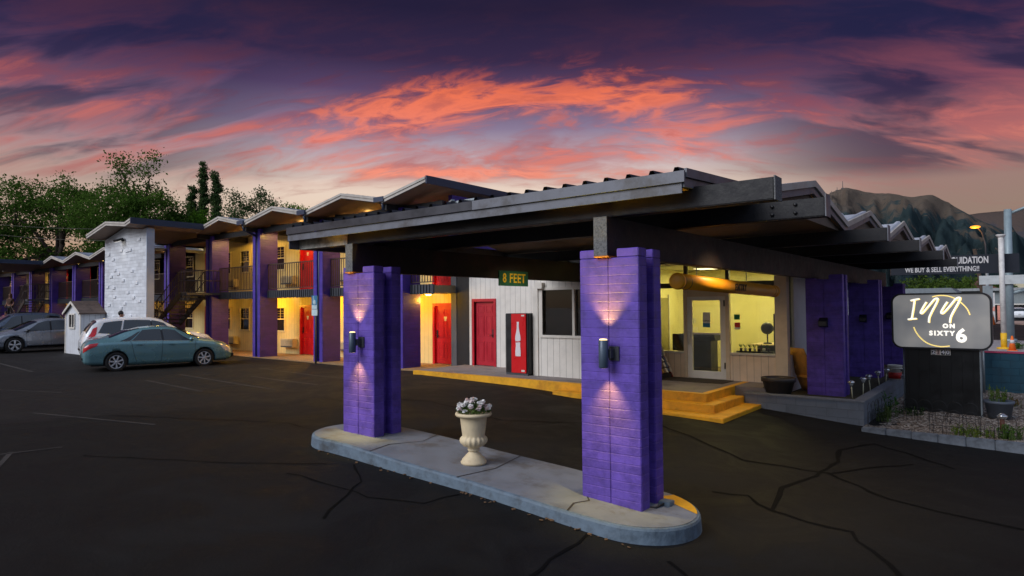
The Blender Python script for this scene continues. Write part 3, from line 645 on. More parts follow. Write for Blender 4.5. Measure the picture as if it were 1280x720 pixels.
wall_x('wall', -6.965, -4.5, 7.55, TZ, 3.03, M_siding, [(-6.78, -4.95, 1.22, 2.42)], 0.12, of)
s = MB(); s.box(-4.62, -4.5, 7.675, 9.42, TZ, 3.03); s.build('wall', M_siding, of)
s = MB(); s.box(-7.1, -6.93, 7.52, 7.55, TZ, 2.5).box(-6.95, -6.72, 7.42, 7.55, 2.46, 2.62); s.build('corner_trim', M_trim, of)
# blinds window
fr = MB(); fr.box(-6.87, -6.78, 7.515, 7.6, 1.15, 2.49).box(-4.95, -4.87, 7.515, 7.6, 1.15, 2.49).box(-6.78, -4.95, 7.515, 7.6, 2.42, 2.49).box(-6.78, -4.95, 7.515, 7.6, 1.15, 1.22).box(-5.82, -5.75, 7.515, 7.6, 1.22, 2.42)
wn = fr.build('window', M_trim, of)
s = MB(); s.box(-6.78, -4.95, 7.60, 7.606, 1.22, 2.42); s.build('pane', glassmat('dim_glass', (0.75, 0.72, 0.68), 0.03), wn)
s = MB()
for k in range(40):
    z = 1.24+k*0.0297; s.obox((-5.865, 7.66, z), (1.8, 0.033, 0.003), Matrix.Rotation(R(-78), 3, 'X'))
s.build('blinds', mat('brown_blinds', lin(62, 44, 36), 0.6, var=0.25, vscale=2), wn)
s = MB(); s.box(-6.9, -4.7, 7.70, 7.72, 1.1, 2.5); s.build('room_backing', mat('dark_room', lin(40, 32, 28), 0.9), wn)
# small window
fr = MB(); fr.box(-7.8, -7.75, 8.83, 8.9, 1.7, 2.1).box(-7.25, -7.2, 8.83, 8.9, 1.7, 2.1).box(-7.75, -7.25, 8.83, 8.9, 2.05, 2.1).box(-7.75, -7.25, 8.83, 8.9, 1.7, 1.75).box(-7.52, -7.48, 8.84, 8.9, 1.75, 2.05)
wn = fr.build('window', M_trim, of); s = MB(); s.box(-7.75, -7.25, 8.90, 8.91, 1.75, 2.05); s.build('pane', M_winpane, wn)
def panel_door(x0, x1, y, z0, z1, mf, md, parent, name='door', handle_left=True, num=None):
    """door facing -Y: frame, six-panel leaf, handle"""
    f = MB(); f.box(x0-0.09, x0, y-0.025, y+0.11, z0, z1+0.09).box(x1, x1+0.09, y-0.025, y+0.11, z0, z1+0.09).box(x0, x1, y-0.025, y+0.11, z1, z1+0.09)
    yl = y+0.06; w_ = x1-x0; h = z1-z0
    d = MB(); d.box(x0, x1, yl, yl+0.045, z0+0.015, z1)
    for ax, bx in ((0.13, 0.45), (0.55, 0.87)):
        for az_, bz in ((0.08, 0.38), (0.46, 0.78), (0.83, 0.94)):
            xa, xb, za, zb = x0+ax*w_, x0+bx*w_, z0+az_*h, z0+bz*h
            d.box(xa, xb, yl-0.010, yl, za, za+0.022).box(xa, xb, yl-0.010, yl, zb-0.022, zb).box(xa, xa+0.022, yl-0.010, yl, za+0.022, zb-0.022).box(xb-0.022, xb, yl-0.010, yl, za+0.022, zb-0.022)
            d.box(xa+0.05, xb-0.05, yl-0.007, yl, za+0.05, zb-0.05)
    dr = d.build(name, md, parent); f.build('door_frame', mf, dr, loc=parent['_org'])
    hx = x0+0.08 if handle_left else x1-0.08
    k = MB(); k.box(hx-0.03, hx+0.03, yl-0.02, yl-0.002, z0+0.9, z0+1.16); k.tube([(hx, yl-0.06, z0+0.98), (hx+(0.11 if handle_left else -0.11), yl-0.06, z0+0.98)], 0.012, 6); k.tube([(hx, yl, z0+0.98), (hx, yl-0.06, z0+0.98)], 0.012, 6)
    k.build('handle', M_dark, dr, loc=parent['_org'])
    if num:
        k = MB(); k.box((x0+x1)/2-0.07, (x0+x1)/2+0.07, yl-0.008, yl-0.001, z0+1.48, z0+1.63); k.build('number_plate', M_trim, dr, loc=parent['_org'])
    return dr
panel_door(-10.42, -9.6, 8.85, TZ, 2.15, M_reddeep, M_reddeep, of, handle_left=False)
# storefront
SY = 9.3
DK = M_bronze
wall_x('half_wall', -4.5, -3.56, SY, TZ, 0.74, mat('warm_board_siding', lin(238, 218, 196), 0.6, var=0.05, groove=(0.17, 'v', 0.05)), (), 0.1, of)
wall_x('half_wall', -2.36, -1.28, SY, TZ, 0.76, MATS['warm_board_siding'], (), 0.1, of)
s = MB(); s.box(-4.5, -3.56, SY-0.03, SY+0.12, 0.742, 0.79); s.build('window_sill', M_trim, of); s = MB(); s.box(-2.36, -1.28, SY-0.03, SY+0.12, 0.762, 0.81); s.build('window_sill', M_trim, of)
s = MB(); s.box(-3.555, -3.47, SY-0.02, SY+0.1, TZ, 2.43).box(-2.46, -2.365, SY-0.02, SY+0.1, TZ, 2.43); s.build('mullion', mat('cream_mullion', lin(226, 208, 184), 0.5, var=0.06), of)
s = MB(); s.box(-4.5, -1.28, SY-0.01, SY+0.1, 2.432, 2.56); s.build('transom', DK, of)
s = MB()
for x in (-3.5, -2.41): s.box(x-0.045, x+0.045, SY, SY+0.09, 2.562, 3.03)
s.build('upper_mullion', DK, of)
s = MB(); s.box(-1.275, -1.0, SY-0.02, SY+0.2, -0.1, 3.03); s.build('corner_post', MATS['cream_mullion'], of)
for (x0, x1, z0, z1) in ((-4.5, -3.56, 0.79, 2.43), (-2.36, -1.28, 0.81, 2.43), (-4.5, -3.55, 2.56, 3.03), (-3.45, -2.46, 2.56, 3.03), (-2.36, -1.28, 2.56, 3.03)):
    s = MB(); s.box(x0, x1, SY+0.04, SY+0.046, z0, z1); s.build('window_pane', M_glass, of)
# glass door
d = MB(); d.box(-3.465, -3.33, SY, SY+0.06, TZ+0.01, 2.20).box(-2.60, -2.465, SY, SY+0.06, TZ+0.01, 2.20).box(-3.33, -2.60, SY, SY+0.06, 2.10, 2.20).box(-3.33, -2.60, SY, SY+0.06, TZ+0.01, 0.32).box(-3.33, -2.60, SY+0.005, SY+0.05, 1.24, 1.28)
dr = d.build('door', M_alu, of, bevel=0.004)
s = MB(); s.box(-3.33, -2.60, SY+0.025, SY+0.031, 0.32, 1.24).box(-3.33, -2.60, SY+0.025, SY+0.031, 1.28, 2.10); s.build('door_glass', M_glass, dr, loc=of['_org'])
s = MB(); s.tube([(-3.40, SY-0.05, 0.98), (-3.40, SY-0.05, 1.34)], 0.016, 8); s.box(-3.42, -3.38, SY-0.05, SY, 1.0, 1.03).box(-3.42, -3.38, SY-0.05, SY, 1.3, 1.33); s.build('handle', M_alu, dr, loc=of['_org'])
s = MB(); s.box(-3.47, -2.46, SY+0.0, SY+0.08, 2.20, 2.43); s.build('door_head', MATS['cream_mullion'], of)
s = MB(); s.box(-2.5, -2.475, SY-0.03, SY, 0.4, 0.55).box(-2.5, -2.475, SY-0.03, SY, 1.95, 2.1); s.build('hinge', M_bronze, dr, loc=of['_org'])
# street side of the office
s = MB(); s.box(-1.11, -1.0, 9.5, 10.05, -0.1, 0.78); s.build('half_wall', mat('white_side_panel', lin(220, 220, 222), 0.6, var=0.04), of)
s = MB(); s.box(-1.06, -1.055, 9.5, 9.86, 0.78, 3.03); s.build('window_pane', M_glass, of)
s = MB(); s.box(-1.11, -1.0, 9.86, 14.5, 0.781, 3.03).box(-1.11, -1.0, 10.05, 14.5, -0.1, 0.78); s.build('wall', MATS['white_side_panel'], of)
# interior
CI = mat('cream_interior', lin(226, 216, 158), 0.8, var=0.03)
s = MB(); s.box(-7.0, -1.12, 12.6, 12.7, TZ, 3.03); s.build('interior_wall', CI, of)
s = MB(); s.box(-6.9, -4.9, 9.9, 10.0, TZ, 3.03).box(-5.0, -4.9, 10.0, 12.6, TZ, 3.03); s.build('interior_wall', CI, of)
s = MB(); s.box(-6.95, -1.12, 8.98, 12.6, 3.04, 3.10); s.build('ceiling', mat('office_ceiling', lin(230, 224, 200), 0.8, var=0.02), of)
s = MB(); s.box(-4.5, -1.115, 9.42, 12.6, 0.0, TZ+0.004); s.build('interior_floor', mat('office_floor', lin(110, 96, 74), 0.6), of)
s = MB(); s.box(-4.89, -4.86, 10.3, 11.2, TZ, 2.2); s.build('interior_door', mat('olive_door', lin(150, 140, 92), 0.5), of)
s = MB(); s.box(-4.88, -4.84, 10.25, 10.3, TZ, 2.3).box(-4.88, -4.84, 11.2, 11.25, TZ, 2.3); s.build('interior_trim', M_trim, of)
# roof closure above the storefront wall
s = MB(); s.box(-10.9, -1.0, 9.45, 9.55, 3.04, 3.5); s.build('upper_wall', mat('dark_upper_wall', lin(60, 52, 48), 0.8), of)
for x, y in ((-3.6, 11.0), (-2.0, 11.0)):
    t = thing('ceiling_lamp', 'white office ceiling light panel seen through the storefront, '+('nearer the inner door' if x < -3 else 'nearer the side window'), 'ceiling light', (x, y, 3.0), 'office ceiling lights')
    s = MB(); s.box(x-0.3, x+0.3, y-0.3, y+0.3, 3.0, 3.035); s.build('frame', M_trim, t)
    s = MB(); s.box(x-0.27, x+0.27, y-0.27, y+0.27, 2.99, 2.999); s.build('diffuser', emat('office_diffuser', (1, 0.86, 0.5), 3.0), t)
    lamp('panel_light', 'AREA', (x, y, 2.97), 44, (0.98, 0.86, 0.34), 0.5, (0, 0, 0), parent=t)

# ------------------------------------------------------------------ two-storey motel wing
mo = thing('motel_wing', 'two-storey motel wing with violet block columns, yellow lit walls and zigzag gable roof', 'building', (-25, 9.3, 0))
WY, FZ, SZ = 9.3, 0.03, 2.72
COLX = [-12.58, -16.89, -21.12, -25.1, -29.3, -33.5, -37.7, -41.95, -46.15, -50.35, -54.5, -58.7]
def column(cx, y0=7.5, y1=8.28, zt=5.22):
    s = MB(); zb = gz(cx)-0.2
    s.box(cx-0.278, cx-0.08, y0, y1, zb, zt); s.box(cx+0.08, cx+0.278, y0, y1, zb, zt); s.box(cx-0.08, cx+0.08, y0+0.12, y1-0.12, zb, zt)
    c = s.build('column', M_column, mo)
    q = MB(); q.tube([(cx-0.02, y0+0.06, zt+0.05), (cx-0.02, y0+0.06, 0.15)], 0.035, 8); q.build('downspout', M_navy, c)
LOW = 0.5     # the part beyond the stair tower stands lower
for cx in COLX: column(cx, zt=5.22-(LOW if cx < -30 else 0))
# front walls, one per storey with door and window openings per bay
holes1, holes2, doors, wins = [], [], [], []
for i, cx in enumerate(COLX[:-1]):
    xl, xr_ = COLX[i+1], cx     # bay between columns
    if i % 2 == 1: dx, wx = xr_-4.2+0.55, None
    if i % 2 == 1:   # window left, door right
        doors.append((xl+0.42, xl+1.32)) if False else None
    door = (xl+0.30, xl+1.20) if i % 2 == 1 else (xr_-0.0-0.95, xr_-0.05)
    door = {0: (-13.9, -13.0), 1: (-20.75, -19.85), 2: (-22.45, -21.55)}.get(i, (xl+0.4, xl+1.3) if i % 2 else (xr_-1.3, xr_-0.4))
    win = {0: (-15.6, -14.8), 1: (-22.62+0.0, -22.0) , 2: (-25.6, -24.85)}.get(i, (xl+2.3, xl+3.1))
    doors.append(door)
doors = [(-12.76, -11.72), (-20.78, -19.88), (-29.1, -28.25), (-33.2, -32.3), (-37.3, -36.4), (-41.4, -40.5), (-45.6, -44.7), (-49.8, -48.9)]
wins = [(-18.9, -18.1), (-22.75, -21.95), (-25.62, -24.88), (-27.35, -26.6), (-31.2, -30.4), (-35.2, -34.4), (-39.3, -38.5), (-43.4, -42.6), (-47.6, -46.8), (-53, -52.2)]
h1 = [(a, b, FZ, 2.08) for a, b in doors]+[(a, b, 1.02, 2.0) for a, b in wins]
h2 = [(a, b, SZ, SZ+2.05) for a, b in doors]+[(a, b, SZ+0.99, SZ+1.97) for a, b in wins]
wall_x('wall', -62, -10.96, WY, -0.1, SZ-0.02, M_cream, h1, 0.14, mo)
wall_x('wall', -30.2, -10.96, WY, SZ-0.01, 5.6, M_cream, h2, 0.14, mo)
wall_x('wall', -62, -30.21, WY, SZ-0.01, 4.98, M_cream, [(a, b, c, min(d, 4.9)) for a, b, c, d in h2 if b < -30.2], 0.14, mo)
s = MB(); s.box(-62, -10.96, WY+0.5, WY+6, 0, 4.8); s.build('inner_mass', mat('dark_interior', lin(44, 38, 32), 0.9), mo)
s = MB(); s.box(-10.955, -10.8, 8.25, 16, 3.3, 5.55); s.build('end_wall', M_column, mo)
s = MB(); s.box(-11.46, -11.22, 8.86, 9.29, FZ, 3.2); s.build('end_pier', mat('grey_pier', lin(92, 94, 100), 0.55, var=0.08), mo); s = MB(); s.box(-11.215, -10.965, 8.87, 9.29, FZ, 3.2); s.build('end_panel', M_black, mo)
for a, b in doors:
    for z in (FZ, SZ): panel_door(a+0.09, b-0.02, WY, z, z+2.0, M_red, M_red, mo, num=True)
for a, b in wins:
    for z in (1.02, SZ+0.99):
        f = MB(); t = 0.06
        f.box(a-t, a, WY-0.03, WY+0.08, z-t, z+0.98+t).box(b, b+t, WY-0.03, WY+0.08, z-t, z+0.98+t).box(a, b, WY-0.03, WY+0.08, z+0.98, z+0.98+t).box(a, b, WY-0.03, WY+0.08, z-t, z).box(a, b, WY-0.01, WY+0.08, z+0.47, z+0.51)
        wf = f.build('window', mat('cream_window_frame', lin(222, 206, 164), 0.5, var=0.05), mo)
        s = MB(); s.box(a, b, WY+0.05, WY+0.056, z, z+0.98); s.build('pane', M_winpane, wf)
        s = MB()
        for k in range(4): s.box(a, b, WY+0.04, WY+0.049, z+0.51+0.11*k, z+0.518+0.11*k)
        s.box((a+b)/2-0.006, (a+b)/2+0.006, WY+0.04, WY+0.0485, z+0.51, z+0.98); s.build('glazing_bar', MATS['cream_window_frame'], wf)
for x0, x1 in ((-21.95+0.05, -20.98), (-26.72, -25.85), (-18.0, -17.3), (-31.9, -31.25)):
    for z in (0.32, SZ+0.3):
        s = MB(); s.box(x0, x1, WY-0.24, WY, z, z+0.36); a_ = s.build('wall_air_conditioner', mat('beige_metal_cover', lin(206, 188, 150), 0.55, var=0.08, dirt=(lin(140, 120, 90), 0.5)), mo, bevel=0.012)
        s = MB(); s.box(x0+0.05, x1-0.05, WY-0.25, WY-0.242, z-0.0, z+0.06)
        for k in range(5): s.box(x0+0.05, x1-0.05, WY-0.247, WY-0.242, z+0.09+k*0.045, z+0.1+k*0.045)
        s.build('grille', M_char, a_)
# balcony: slab, ribbed dark fascia, railing per bay
bays = [(COLX[i+1]+0.279, COLX[i]-0.279) for i in range(len(COLX)-1)]
bays.insert(0, (-12.3, -11.25))
for i, (a, b) in enumerate(bays):
    if -62 < a:
        s = MB(); s.box(a, b, 7.9, WY-0.01, SZ-0.28, SZ-0.03); sl = s.build('balcony_slab', mat('dark_balcony_slab', lin(150, 128, 92), 0.85, var=0.1), mo)
        s = MB(); s.box(a, b, 7.82, 7.895, SZ-0.31, SZ+0.0)
        n = int((b-a)/0.14)
        for k in range(n): x = a+0.07+k*(b-a-0.1)/n; s.box(x-0.03, x+0.03, 7.79, 7.818, SZ-0.3, SZ-0.01)
        s.build('ribbed_fascia', M_char, sl)
        if i in (3,): continue_rail = False
        s = MB(); s.box(a, b, 7.84, 7.88, SZ+1.04, SZ+1.08).box(a, b, 7.845, 7.875, SZ+0.06, SZ+0.09)
        n = int((b-a)/0.125)
        for k in range(n+1): x = a+0.02+k*(b-a-0.04)/n; s.box(x-0.011, x+0.011, 7.85, 7.872, SZ+0.09, SZ+1.04)
        s.build('balcony_railing', M_rail, mo)
# zigzag gables: valleys at columns, ridge mid-bay; last half bay ends on its ridge
RY0, RY1 = 6.95, 16.5
def gable(xa, za, xb, zb, y0, y1, nm='roof_panel', edge=None):
    s = MB(); n = 8; t = 0.15
    s.add([(xa, y0, za), (xb, y0, zb), (xb, y1, zb), (xa, y1, za), (xa, y0, za-t), (xb, y0, zb-t), (xb, y1, zb-t), (xa, y1, za-t)], [(0, 1, 2, 3), (4, 7, 6, 5), (1, 5, 6, 2), (0, 3, 7, 4), (3, 2, 6, 7)])
    k = 1
    while k < n:
        x = xa+(xb-xa)*k/n; z = za+(zb-za)*k/n; s.bar((x, y0, z+0.015), (x, y1, z+0.015), 0.03, 0.04); k += 1
    rp = s.build(nm, M_roof, mo)
    q = MB(); yy = y0-0.03
    for (top, bot, d) in ((0.025, -0.05, 0.0), (-0.055, -0.14, 0.025)):
        q.add([(xa, yy+d-0.02, za+top), (xb, yy+d-0.02, zb+top), (xb, yy+d-0.02, zb+bot), (xa, yy+d-0.02, za+bot), (xa, yy+d, za+top), (xb, yy+d, zb+top), (xb, yy+d, zb+bot), (xa, yy+d, za+bot)], [(0, 1, 2, 3), (7, 6, 5, 4), (0, 4, 5, 1), (3, 2, 6, 7), (0, 3, 7, 4), (1, 5, 6, 2)])
    q.build('front_fascia', M_fascia_w, rp)
    q = MB(); e = 0.004; q.add([(xa, y0, za-t-e), (xb, y0, zb-t-e), (xb, y1, zb-t-e), (xa, y1, za-t-e)], [(0, 1, 2, 3)]); q.build('soffit', mat('lit_soffit', lin(138, 118, 104), 0.8, var=0.08), rp)
    return rp
ZV, ZR = 5.46, 5.86
for i, cx in enumerate(COLX[:-1]):
    if i == 0: gable(cx, ZV, cx+2.0, ZR+0.02, RY0-0.05, RY1)
    nx_ = COLX[i+1]; mid = (cx+nx_)/2
    if i == 3: # over the stair tower: gable pushed forward
        gable(-29.2, 5.30, -27.0, 5.70, 4.05, RY1); gable(-27.0, 5.70, -25.0, 5.50, 4.05, RY1)
        gable(-25.0, 5.50, -24.45, 5.62, 4.05, RY1)
        gable(-24.45, ZV+0.05, -25.1, ZV, RY0, RY1) if False else None
    elif i == 8:
        gable(nx_, 4.80, mid, 5.24, 4.3, RY1); gable(mid, 5.24, cx, 5.0, 4.3, RY1); gable(cx, 5.0, cx+0.5, 5.1, 4.3, RY1)
    else:
        d = LOW if i > 3 else 0
        gable(nx_, ZV-d, mid, ZR-d, RY0, RY1); gable(mid, ZR-d, cx, ZV-d, RY0, RY1)
    if i < 3:
        s = MB(); s.box(cx-0.35, cx+0.12, RY0-0.12, RY0+0.05, ZV-0.1, ZV+0.06); s.tube([(cx-0.05, RY0+0.0, ZV-0.1), (cx-0.05, RY0+0.02, ZV-0.3), (cx-0.05, 7.48, ZV-0.5)], 0.05, 8); s.build('rain_head', M_navy, mo)
s = MB(); s.box(-10.57, -10.52, RY0-0.08, RY1, ZR-0.17, ZR+0.07); s.build('verge_board', M_navy, mo)
for x, y, z in ((-24.44, 4.0, 5.42), (-45.64, 4.2, 4.9)):
    s = MB(); s.box(x, x+0.06, y, 6.95, z, z+0.25); s.build('verge_board', M_navy, mo)
# dark beams running under the gables on the column line
s = MB(); s.box(-30.2, -10.62, 7.62, 7.8, 5.06, 5.28); s.build('front_beam', M_black, mo); s = MB(); s.box(-62, -30.21, 7.62, 7.8, 4.56, 4.78); s.build('front_beam', M_black, mo)
for cx in COLX[:5]:
    s = MB(); s.box(cx-0.09, cx+0.09, 7.81, 9.29, 5.06, 5.30); s.build('cross_beam', M_black, mo)
    s = MB(); s.box(cx-0.09, cx+0.09, 7.0, 7.615, 5.1, 5.29); s.build('beam_nose', M_black, mo)
for x in (-19.0, -14.7, -23.1):
    s = MB(); s.bar((x-1.6, 7.85, 5.33), (x+1.6, 9.2, 5.36), 0.1, 0.12); s.build('diagonal_beam', M_black, mo)
# soffit and porch lights
for i, (a, b) in enumerate(bays[:11]):
    for fl, z in ((1, SZ-0.30), (2, 5.33)):
        x = (a+b)/2+(0.9 if i in (1, 2, 3) else 0)
        if fl == 2: x, z = a+1.1, 5.5-(0.52 if i > 4 else 0)
        if i == 0: x = -12.2
        q = MB(); q.lathe([(0.0, -0.05), (0.07, -0.045), (0.10, -0.02), (0.10, 0.0)], (x, 8.7 if fl == 2 else 8.55, z), 16); lf = q.build('porch_lamp', emat('warm_lamp_glow', (1, 0.66, 0.2), 9.0), mo)
        e = ((92 if fl == 1 else 105) if i > 0 else 28) if i <= 3 else 12
        lamp('porch_light', 'POINT' if fl == 1 else 'SPOT', (x, 8.35, z-(0.35 if fl == 2 else 0.2)), e, (1, 0.53, 0.035) if fl == 1 else (1, 0.60, 0.11), 0.08, (0, 0, 0), None if fl == 1 else R(172), mo, 0.1)
# stair tower: white feature wall with proud bricks, flood light and dog-leg stairs
s = MB(); s.prism([(-29.05, -0.1), (-24.65, -0.1), (-24.65, 5.34), (-25.0, 5.30), (-27.0, 5.50), (-29.05, 5.12)], 4.72, 4.98)
fw = s.build('feature_wall', M_white_brick, mo)
s = MB(); q = [(-28.6, 4.45), (-28.1, 4.2), (-27.9, 3.72), (-28.3, 3.45), (-27.5, 3.55), (-27.2, 4.55), (-26.6, 4.5), (-26.3, 4.52), (-26.1, 3.62), (-27.0, 3.25), (-28.0, 2.95), (-26.5, 2.72), (-25.6, 3.1), (-25.3, 2.35), (-27.9, 2.55), (-28.5, 2.2), (-27.2, 2.05), (-27.3, 1.9), (-26.8, 2.25), (-28.1, 1.65), (-26.2, 1.7), (-27.4, 1.05), (-26.5, 1.15), (-25.5, 0.95), (-28.4, 0.6), (-25.4, 4.9), (-25.9, 2.5), (-28.7, 3.0)]
for x, z in q: s.box(x-0.15, x+0.15, 4.685, 4.718, z-0.055, z+0.055); 
s.build('proud_bricks', mat('white_brick_plain', lin(226, 228, 232), 0.6, var=0.04, bump=0.4), fw)
s = MB(); s.box(-24.645, -24.6, 4.70, 5.0, -0.1, 5.3); s.build('edge_trim', mat('pale_blue_trim', lin(178, 188, 204), 0.5, var=0.05), fw)
fl = thing('flood_light', 'black security flood light at the top of the white brick wall', 'flood light', (-27, 4.6, 4.95))
s = MB(); s.obox((-27.0, 4.52, 4.98), (0.42, 0.26, 0.1), Matrix.Rotation(R(20), 3, 'X')).box(-27.05, -26.95, 4.55, 4.72, 4.93, 5.05); s.build('housing', M_dark, fl)
s = MB(); s.obox((-27.0, 4.50, 4.918), (0.3, 0.16, 0.012), Matrix.Rotation(R(20), 3, 'X')); s.build('lens', emat('flood_lens', (1, 0.95, 0.85), 2.0), fl)
lamp('flood', 'SPOT', (-27.0, 4.40, 4.86), 5, (1, 0.95, 0.86), 0.04, (R(14), 0, 0), R(80), fl, 1.0)
def stairs(x0):
    """dog-leg flight; x0 = right end"""
    t = thing('staircase', 'dark metal staircase with thin rails behind the white brick wall' if x0 > -30 else 'dark metal staircase in the far stair bay behind the parked grey cars', 'staircase', (x0-2, 6, 0))
    s = MB(); s2 = MB(); n = 8
    for k in range(n):
        x = x0-k*0.27-0.25; z = 0.05+(k+1)*1.33/n; s.box(x-0.27, x+0.02, 5.2, 6.1, z-0.045, z)
    for k in range(n):
        x = x0-2.6+k*0.29; z = 1.38+(k+1)*1.33/n; s.box(x, x+0.31, 6.3, 7.3, z-0.045, z)
    s.build('tread', M_char, t)
    s2.box(x0-3.5, x0-2.6, 5.2, 7.3, 1.3, 1.38); s2.build('landing', M_char, t); s2 = MB(); s2.box(x0-0.25, x0+0.3, 6.3, 7.88, SZ-0.12, SZ-0.02); s2.build('landing', M_char, t)
    g = MB()
    for y in (5.18, 6.12): g.bar((x0-0.1, y, 0.05), (x0-2.6, y, 1.33), 0.05, 0.24)
    for y in (6.28, 7.32): g.bar((x0-2.6, y, 1.33), (x0-0.2, y, SZ-0.1), 0.05, 0.24)
    g.build('stringer', M_iron, t)
    r = MB()
    def rail(p, q_, k):
        p, q_ = Vector(p), Vector(q_)
        for h in (0.95, 0.5): r.tube([p+Vector((0, 0, h)), q_+Vector((0, 0, h))], 0.022, 6)
        for i in range(k+1): c = p.lerp(q_, i/k); r.tube([c, c+Vector((0, 0, 0.95))], 0.013, 5)
    for y in (5.18, 6.12): rail((x0-0.1, y, 0.1), (x0-2.6, y, 1.4), 12)
    for y in (6.28, 7.32): rail((x0-2.6, y, 1.4), (x0-0.2, y, SZ), 14)
    rail((x0-3.5, 5.2, 1.38), (x0-2.6, 5.2, 1.38), 5); rail((x0-3.5, 5.2, 1.38), (x0-3.5, 7.3, 1.38), 10); rail((x0-0.2, 6.28, SZ), (x0+0.3, 6.28, SZ), 3); rail((x0+0.3, 6.28, SZ), (x0+0.3, 7.8, SZ), 9)
    r.build('handrail', M_rail, t)
stairs(-24.9); stairs(-46.6)

# ------------------------------------------------------------------ garden shed
sh = thing('garden_shed', 'small white board shed with brown roof beside the white brick wall', 'shed', (-29.7, 4, 0.05))
s = MB(); s.prism([(-30.8, 0.02), (-28.9, 0.02), (-28.9, 1.84), (-29.85, 2.30), (-30.8, 1.84)], 3.75, 4.7); s.build('walls', mat('white_shed_board', lin(214, 216, 220), 0.6, var=0.05, groove=(0.22, 'v', 0.05)), sh)
s = MB()
for x0, z0, x1, z1 in ((-30.92, 1.80, -29.85, 2.335), (-29.85, 2.335, -28.78, 1.80)): s.add([(x0, 3.65, z0), (x1, 3.65, z1), (x1, 4.71, z1), (x0, 4.71, z0), (x0, 3.65, z0+0.06), (x1, 3.65, z1+0.06), (x1, 4.71, z1+0.06), (x0, 4.71, z0+0.06)], [(0, 3, 2, 1), (4, 5, 6, 7), (0, 1, 5, 4), (1, 2, 6, 5), (2, 3, 7, 6), (3, 0, 4, 7)])
s.build('roof', mat('brown_shingle', lin(104, 88, 80), 0.9, var=0.2, brick=(0.3, 0.12, 0.008, 0.5)), sh)
s = MB(); s.bar((-30.9, 3.64, 1.82), (-29.85, 3.64, 2.34), 0.02, 0.1); s.bar((-29.85, 3.64, 2.34), (-28.8, 3.64, 1.82), 0.02, 0.1); s.box(-30.82, -30.72, 3.725, 3.748, 0.02, 1.82).box(-28.98, -28.88, 3.725, 3.748, 0.02, 1.82); s.build('trim', M_trim, sh)
s = MB(); s.box(-30.28, -30.22, 3.70, 3.748, 1.16, 1.84).box(-29.62, -29.56, 3.70, 3.748, 1.16, 1.84).box(-30.22, -29.62, 3.70, 3.748, 1.78, 1.84).box(-30.22, -29.62, 3.70, 3.748, 1.16, 1.23).box(-29.95, -29.89, 3.71, 3.748, 1.23, 1.78); wf = s.build('window', M_trim, sh)
s = MB(); s.box(-30.22, -29.62, 3.735, 3.746, 1.23, 1.78); s.build('pane', M_winpane, wf)

